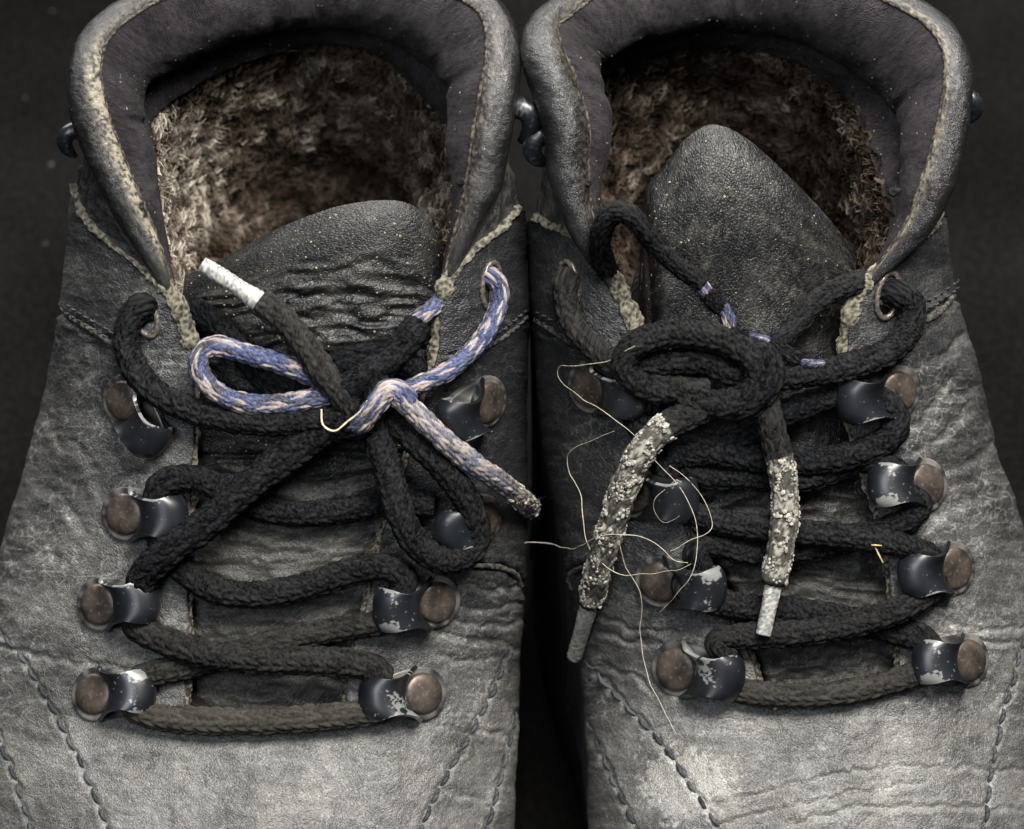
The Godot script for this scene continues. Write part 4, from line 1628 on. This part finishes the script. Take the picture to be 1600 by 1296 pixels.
func flush_fuzz(parent: Node3D, called := "loose_fibres") -> void:
	if fuzz_p.is_empty():
		return
	var arr := []
	arr.resize(Mesh.ARRAY_MAX)
	arr[Mesh.ARRAY_VERTEX] = fuzz_p
	arr[Mesh.ARRAY_NORMAL] = fuzz_n
	arr[Mesh.ARRAY_COLOR] = fuzz_c
	var m := ArrayMesh.new()
	m.add_surface_from_arrays(Mesh.PRIMITIVE_TRIANGLES, arr)
	part(called, m, M["fibre"], parent, true)
	fuzz_p = PackedVector3Array()
	fuzz_n = PackedVector3Array()
	fuzz_c = PackedColorArray()


func aglet(b: Dictionary, list: Array, r0: float, r1: float, parent: Node3D, pale: float) -> void:
	var pts := lace_pts(b, list)
	var tone := [Color(0.10, 0.115, 0.13), Color(0.62, 0.59, 0.52), pale * 0.85, 0.8, -pale * 0.25]
	part("aglet", strip(pts, PackedFloat32Array([r0, r0, r0, r1, r1, r1, r1, r1]), 0.09, tone, 0.9, 20, 0.0003), M["aglet_plastic"], parent)


func build_left_laces() -> void:
	var b := left
	rng.seed = 501
	var o := thing("boot_lace", "long black braided lace zigzagging through the hooks of the left boot, tied in a bow", "lace", left.node.position)
		# bottom bar and crossings
	cord(b, [[228, 1072, 3.0], [206, 1100, 3.2], [240, 1120, 2.6], [320, 1127, 2.6], [420, 1127, 2.8], [520, 1120, 2.8], [585, 1112, 2.8], [604, 1095, 3.0], [592, 1062, 3.0]], 2.65, o, {dust = 0.24})
	cord(b, [[600, 1066, 3.0], [575, 1042, 4.2], [500, 1034, 5.2], [410, 1031, 5.0], [330, 1024, 4.4], [262, 1004, 3.4], [214, 978, 3.0], [214, 950, 3.0]], 2.9, o, {dust = 0.10})
	cord(b, [[222, 1078, 3.0], [214, 1062, 3.2], [250, 1050, 2.5], [320, 1036, 1.0], [420, 1006, 0.6], [520, 985, 1.0], [590, 974, 2.4], [626, 962, 3.2], [622, 935, 3.2]], 2.5, o, {dust = 0.12})
	cord(b, [[624, 940, 3.2], [628, 905, 3.6], [600, 886, 4.0], [540, 896, 3.5], [470, 918, 3.0], [400, 930, 3.0], [335, 922, 3.0], [285, 890, 2.5], [255, 860, 2.0], [250, 825, 2.6], [258, 795, 3.0]], 2.75, o, {dust = 0.06})
	cord(b, [[560, 632, 8.4], [505, 672, 7.8], [450, 712, 8.0], [395, 755, 8.5], [330, 812, 8.8], [270, 856, 7.5], [228, 896, 4.8], [218, 930, 3.4]], 3.15, o, {dust = 0.03, long = 1.3})
	cord(b, [[262, 805, 3.2], [244, 776, 3.8], [262, 752, 4.0], [305, 748, 3.6], [350, 768, 2.6], [400, 794, 1.6], [470, 803, 1.4], [540, 797, 1.6], [610, 785, 2.0], [680, 790, 3.0]], 2.6, o, {dust = 0.03})
	# from the lace hole to the knot
	cord(b, [[228, 492, -1.5], [222, 478, 1.5], [205, 495, 2.8], [197, 535, 3.0], [212, 580, 3.4], [255, 622, 4.0], [320, 648, 5.0], [400, 660, 6.5], [480, 658, 8.0], [540, 645, 8.6]], 2.85, o, {dust = 0.05, long = 1.4})
	cord(b, [[232, 498, -4.0], [270, 478, -4.0], [310, 488, -1.0], [350, 515, 1.0], [385, 560, 2.0], [420, 600, 2.0], [480, 620, 3.0]], 2.5, o, {dust = 0.02, long = 1.5})
	# tail with the worn tip
	cord(b, [[402, 468, 8.4], [440, 498, 8.6], [475, 540, 9.0], [510, 590, 10.0], [545, 630, 10.0], [572, 655, 8.0]], 2.7, o, {dust = 0.12, long = 1.3})
	aglet(b, [[425, 486, 8.6], [395, 465, 8.4], [355, 438, 8.2], [314, 413, 8.0]], 1.95, 1.6, o, 0.62)
	# bow loop
	cord(b, [[560, 640, 8.0], [585, 670, 8.6], [604, 730, 9.0], [622, 795, 8.2], [648, 848, 7.0], [690, 876, 6.2], [732, 866, 6.4], [746, 832, 7.0], [728, 780, 7.6], [694, 735, 8.0], [655, 695, 8.0], [618, 658, 7.6], [590, 630, 7.0]], 2.8, o, {dust = 0.05, long = 1.2})
	# knot wraps
	cord(b, [[520, 655, 6.0], [540, 615, 9.5], [575, 585, 10.0], [610, 560, 8.5], [640, 528, 6.0], [655, 505, 4.0]], 2.9, o, {dust = 0.03, fuzz = 60.0, long = 2.2})
	cord(b, [[500, 640, 6.0], [530, 668, 9.0], [565, 660, 11.0], [590, 620, 11.5], [580, 590, 9.0], [560, 575, 6.0]], 2.9, o, {dust = 0.02, fuzz = 50.0, long = 2.0})
	cord(b, [[470, 600, 3.0], [520, 575, 5.5], [570, 560, 7.0], [620, 565, 6.0], [660, 585, 4.0]], 2.8, o, {dust = 0.02, fuzz = 50.0, long = 2.0})
	flush_fuzz(o)
	crumbs("dried_mud", muds, mud_up, 0.08, 0.45, o, Color(0.48, 0.43, 0.33))
	muds.clear()
	mud_up.clear()
	# the blue and pink cord
	o = thing("boot_lace", "blue and pink braided cord knotted over the bow of the left boot, cut end frayed", "lace", left.node.position)
	cord(b, [[764, 436, -1.0], [768, 432, 1.2], [780, 450, 2.6], [775, 490, 3.0], [745, 540, 4.0], [700, 580, 5.5], [650, 603, 8.0], [600, 622, 11.5]], 1.95, o, {blue = true, pitch = 2.5, dust = 0.05, fuzz = 16.0})
	cord(b, [[550, 668, 10.5], [565, 660, 12.6], [585, 636, 14.0], [606, 610, 14.2], [626, 614, 13.4], [640, 630, 12.4]], 2.1, o, {blue = true, pitch = 2.5, dust = 0.08, pink = 0.1, fuzz = 16.0})
	cord(b, [[612, 612, 13.6], [640, 636, 12.6], [680, 675, 11.5], [730, 718, 10.4], [780, 752, 9.6], [812, 778, 9.0], [830, 795, 8.8]], 2.1, o, {blue = true, pitch = 2.5, dust = 0.25, pink = 0.22, fuzz = 30.0, cut = true, mud = [0.68, 1.0, 22.0]})
	cord(b, [[525, 605, 9.0], [490, 588, 8.6], [430, 566, 7.6], [375, 550, 6.8], [335, 541, 6.4], [313, 556, 6.6], [312, 582, 7.0], [335, 610, 7.2], [380, 630, 7.4], [440, 632, 8.2], [500, 620, 9.0], [530, 612, 9.0]], 1.95, o, {blue = true, pitch = 2.5, dust = 0.06, fuzz = 16.0})
	cord(b, [[696, 462, -2.0], [676, 482, 0.5], [652, 500, 2.5], [636, 516, 3.5]], 1.7, o, {blue = true, pitch = 2.5, dust = 0.06, pink = 0.15, fuzz = 16.0})
	# frayed cut end
	for k in 60:
		var f := rng.randf_range(-1, 1)
		add_fibre(spot(832 + rng.randf_range(-6, 4), 793 + f * 14, upper_d(b, 815, 793) + 8.0 + rng.randf_range(-1.5, 1.5)), Vector3(0.7, -0.5, 0.3).normalized(), Vector3(0.3, 0.6 * f, 0.5), true, 3.2)
	flush_fuzz(o)
	crumbs("dried_mud", muds, mud_up, 0.1, 0.5, o, Color(0.52, 0.48, 0.40))
	muds.clear()
	mud_up.clear()


func build_right_laces() -> void:
	var b := right
	rng.seed = 777
	var o := thing("boot_lace", "black braided lace of the right boot, tied with two mud-caked tails hanging down", "lace", right.node.position)
	cord(b, [[1138, 1028, 3.0], [1112, 1058, 3.0], [1150, 1078, 2.6], [1220, 1087, 2.6], [1300, 1085, 2.8], [1380, 1070, 2.8], [1440, 1050, 2.8], [1462, 1032, 3.0], [1448, 1004, 3.2]], 2.5, o, {dust = 0.17})
	cord(b, [[1142, 1032, 3.0], [1122, 1002, 4.0], [1170, 994, 4.6], [1250, 990, 5.0], [1330, 976, 5.2], [1400, 955, 4.6], [1455, 925, 3.4], [1460, 896, 3.0]], 2.65, o, {dust = 0.07})
	cord(b, [[1098, 888, 3.0], [1070, 918, 3.2], [1110, 938, 3.0], [1170, 950, 2.4], [1240, 955, 1.4], [1320, 968, 0.6], [1390, 985, 1.4], [1440, 998, 2.8], [1458, 1020, 3.0]], 2.7, o, {dust = 0.05})
	cord(b, [[1410, 770, 3.0], [1438, 788, 3.2], [1420, 812, 3.4], [1360, 834, 3.2], [1280, 856, 2.2], [1190, 866, 1.6], [1110, 852, 2.2], [1086, 866, 3.0], [1100, 892, 3.0]], 2.45, o, {dust = 0.03})
	cord(b, [[1462, 880, 3.0], [1440, 862, 4.0], [1390, 848, 4.6], [1310, 838, 5.0], [1210, 828, 4.6], [1120, 814, 3.6], [1056, 790, 3.0], [1046, 765, 3.0]], 2.5, o, {dust = 0.05})
	cord(b, [[1362, 620, 3.0], [1396, 645, 3.4], [1392, 682, 3.6], [1340, 710, 3.6], [1260, 722, 3.4], [1170, 716, 3.4], [1090, 702, 3.2], [1046, 720, 3.0], [1040, 745, 3.0]], 2.85, o, {dust = 0.03, long = 1.3})
	cord(b, [[1412, 752, 3.0], [1392, 732, 3.4], [1340, 716, 2.0], [1320, 728, 1.4], [1250, 748, 2.0], [1160, 745, 2.0], [1080, 735, 1.6], [1010, 650, 2.0]], 2.6, o, {dust = 0.03})
	cord(b, [[975, 610, 3.0], [1010, 680, 3.0], [1080, 712, 3.0], [1150, 690, 3.0], [1220, 650, 4.0], [1300, 620, 3.6], [1360, 605, 3.2]], 2.6, o, {dust = 0.02})
	# from the lace holes to the knot
	cord(b, [[1388, 462, -1.5], [1402, 458, 1.5], [1424, 478, 2.8], [1420, 515, 3.2], [1385, 552, 4.2], [1320, 574, 6.0], [1250, 586, 8.0], [1180, 590, 9.0]], 2.8, o, {dust = 0.05, long = 1.5})
	cord(b, [[1370, 436, -4.0], [1335, 442, -0.5], [1285, 466, 3.5], [1245, 506, 5.0], [1215, 540, 6.5], [1180, 570, 8.0]], 2.2, o, {dust = 0.06, long = 1.4})
	cord(b, [[890, 446, -1.5], [886, 438, 1.6], [884, 470, 2.8], [898, 512, 3.2], [935, 553, 4.2], [985, 585, 6.0], [1050, 605, 8.0], [1110, 610, 8.5]], 2.8, o, {dust = 0.10, long = 1.5})
	# bow ring
	cord(b, [[1100, 612, 8.0], [1020, 606, 8.4], [978, 578, 8.6], [992, 540, 9.2], [1050, 522, 10.0], [1120, 530, 10.8], [1170, 558, 11.2], [1186, 592, 11.0], [1160, 622, 10.5], [1110, 632, 9.5], [1060, 618, 8.0]], 2.85, o, {dust = 0.06, fuzz = 34.0, long = 1.7})
	cord(b, [[985, 575, 6.5], [1040, 568, 8.2], [1100, 566, 9.0], [1150, 582, 9.0], [1190, 560, 8.0], [1230, 560, 7.0]], 2.7, o, {dust = 0.04, fuzz = 34.0, long = 1.7})
	cord(b, [[1130, 640, 8.0], [1175, 630, 10.5], [1200, 595, 11.8], [1196, 562, 11.0], [1165, 545, 8.5]], 2.9, o, {dust = 0.04, fuzz = 40.0, long = 1.8})
	# worn loop standing up to the left of the tongue
	cord(b, [[958, 440, -3.0], [940, 400, 3.0], [940, 362, 8.0], [958, 334, 10.0], [985, 336, 10.5], [1015, 372, 9.0], [1050, 408, 7.5], [1082, 432, 7.0], [1098, 446, 7.0]], 2.15, o, {dust = 0.06, fuzz = 60.0, long = 2.0})
	# bare core, where the sheath has worn through, with scraps of the sheath left on it
	cord(b, [[1084, 428, 7.0], [1096, 446, 7.2], [1108, 464, 7.2], [1126, 478, 7.3], [1136, 494, 7.5], [1142, 514, 7.8], [1152, 530, 8.2], [1180, 532, 8.4], [1204, 540, 8.2], [1230, 556, 8.4]], 1.35, o, {blue = true, pitch = 2.5, dust = 0.05, fuzz = 40.0, long = 1.8})
	cord(b, [[1102, 455, 7.2], [1116, 472, 7.3], [1130, 482, 7.4]], 1.75, o, {dust = 0.05, fuzz = 80.0, long = 2.0})
	cord(b, [[1141, 510, 7.8], [1150, 530, 8.2], [1172, 533, 8.4]], 1.75, o, {dust = 0.05, fuzz = 80.0, long = 2.0})
	cord(b, [[1196, 536, 8.2], [1222, 550, 8.2], [1250, 566, 8.4]], 1.8, o, {dust = 0.05, fuzz = 80.0, long = 2.0})
	cord(b, [[1250, 566, 8.9], [1268, 569, 9.3], [1288, 569, 8.7]], 0.8, o, {blue = true, pitch = 2.5, dust = 0.1, fuzz = 50.0, long = 1.8})
	# the two tails
	cord(b, [[1120, 632, 8.0], [1085, 645, 9.4], [1040, 668, 9.6], [1004, 704, 9.0], [978, 755, 8.0], [958, 815, 7.2], [938, 880, 6.8], [922, 944, 6.4]], 2.7, o, {dust = 0.10, mud = [0.18, 0.97, 90.0]})
	aglet(b, [[924, 936, 6.4], [916, 962, 6.3], [906, 998, 6.2], [898, 1026, 6.0]], 1.75, 1.6, o, 0.8)
	cord(b, [[1190, 600, 9.0], [1200, 640, 10.0], [1212, 690, 9.6], [1224, 745, 9.2], [1227, 800, 8.8], [1220, 855, 8.4], [1209, 914, 8.0]], 2.65, o, {dust = 0.10, mud = [0.36, 0.97, 95.0]})
	aglet(b, [[1210, 908, 8.0], [1206, 930, 7.9], [1199, 962, 7.8], [1193, 992, 7.6]], 1.65, 1.5, o, 0.6)
	flush_fuzz(o)
	crumbs("dried_mud", muds, mud_up, 0.05, 0.42, o, Color(0.40, 0.38, 0.33))
	muds.clear()
	mud_up.clear()


# ---------------------------------------------------------------- hairs, threads, straw
func hair(b: Dictionary, list: Array, r: float, tint: Color, label: String, category := "hair", called := "pale_hair", group := "") -> void:
	var pts := smooth_path(lace_pts(b, list), 0.003)
	for i in range(1, pts.size() - 1):
		pts[i] += Vector3(rng.randf() - 0.5, rng.randf() - 0.5, rng.randf() - 0.5) * 0.0004
	r *= 0.68
	var o := thing(called, label, category, pts[0], group)
	var tone := [tint * 0.6, tint * 1.4, 0.5, 0.6, 0.0]
	part("fibre", strip(pts, PackedFloat32Array([r, r * 1.1, r, r * 0.7]), 0.15, tone, 1.0, 6, 0.0006), M["thread"], o)


func build_loose_bits() -> void:
	var pale := Color(0.50, 0.46, 0.36)
	hair(right, [[992, 541, 13.0], [945, 566, 9.0], [900, 572, 6.0], [875, 572, 4.0], [872, 592, 3.5], [900, 617, 6.0], [925, 632, 8.6], [950, 648, 9.6], [990, 678, 10.5], [1000, 690, 11.5]], 0.10, pale, "pale hair looping from the black bow past the left edge of the right boot", "hair")
	hair(right, [[960, 674, 6.0], [925, 688, 4.0], [890, 706, 2.5], [886, 730, 2.5], [905, 770, 4.0], [912, 820, 9.0], [922, 860, 10.0], [950, 890, 9.5], [975, 899, 8.0], [1020, 897, 8.0], [1070, 888, 10.4], [1085, 876, 10.2]], 0.10, pale, "long pale hair curving behind and across the left muddy tail of the right boot", "hair")
	hair(right, [[780, 862, 6.0], [820, 848, 7.0], [860, 850, 7.5], [898, 858, 8.5], [920, 846, 10.5], [960, 834, 11.0], [1000, 838, 9.0], [1030, 853, 8.0], [1050, 874, 9.8], [1075, 880, 10.2]], 0.11, pale, "pale hair bridging the dark gap between the two boots", "hair")
	hair(right, [[968, 850, 9.5], [972, 872, 8.0], [985, 900, 6.0], [1003, 935, 4.0], [1001, 965, 2.5], [1003, 1010, 1.5], [1012, 1060, 1.2], [1032, 1100, 1.0], [1056, 1146, 1.0]], 0.10, pale, "longest pale hair, hanging from the left muddy tail down to the toe of right boot", "hair")
	hair(right, [[1020, 716, 9.0], [1050, 745, 9.0], [1078, 790, 10.4], [1090, 835, 10.2], [1088, 874, 10.4], [1070, 915, 10.0], [1030, 958, 5.0]], 0.09, pale, "pale hair arching over the inner hooks between the two lace tails", "hair")
	hair(right, [[1046, 728, 8.0], [1080, 755, 8.0], [1105, 790, 8.0], [1112, 826, 8.0], [1090, 840, 10.6], [1048, 861, 10.4]], 0.08, pale, "pale hair bent back at a sharp corner beside the black lacing of the right boot", "hair")
	hair(right, [[1053, 753, 7.0], [1030, 776, 9.4], [1016, 786, 9.4], [1040, 820, 8.0], [1062, 806, 8.0]], 0.06, Color(0.36, 0.33, 0.27), "short grey hair folded in a diamond beside the third inner hook", "hair")
	hair(left, [[502, 640, 11.5], [503, 662, 12.5], [514, 674, 13.0], [534, 668, 13.5], [556, 648, 14.0], [574, 626, 14.5]], 0.28, Color(0.60, 0.50, 0.34), "cream loose thread curled under the blue cord at the left knot", "thread", "loose_thread")
	# bits of straw and wood
	var straw := [[left, 405, 1147, 440, 1140, 0.9, 0.16, "thin straw sliver under the lowest lace of the left boot"], [right, 1208, 1106, 1224, 1098, 1.4, 0.62, "brown wood crumb below the lowest lace of the right boot"], [right, 1362, 852, 1378, 853, 8.0, 0.14, "short straw bit across the second lace of the right boot"], [right, 1368, 856, 1380, 880, 7.6, 0.14, "straw sliver hanging off the second lace of the right boot"], [left, 622, 696, 634, 697, 9.0, 0.1, "tiny straw sliver on the bow of the left boot"]]
	for s in straw:
		var b: Dictionary = s[0]
		var pts := lace_pts(b, [[s[1], s[2], s[5]], [(s[1] + s[3]) * 0.5, (s[2] + s[4]) * 0.5, s[5] + 0.3], [s[3], s[4], s[5]]])
		var o := thing("straw_fragment", s[7], "straw", pts[0])
		var tone := [Color(0.42, 0.34, 0.18) * 0.6, Color(0.42, 0.34, 0.18) * 1.4, 0.5, 0.6, 0.0]
		part("sliver", strip(pts, PackedFloat32Array([s[6], s[6] * 1.2, s[6] * 0.8]), 0.25, tone, 0.6, 8, 0.0003), M["thread"], o)
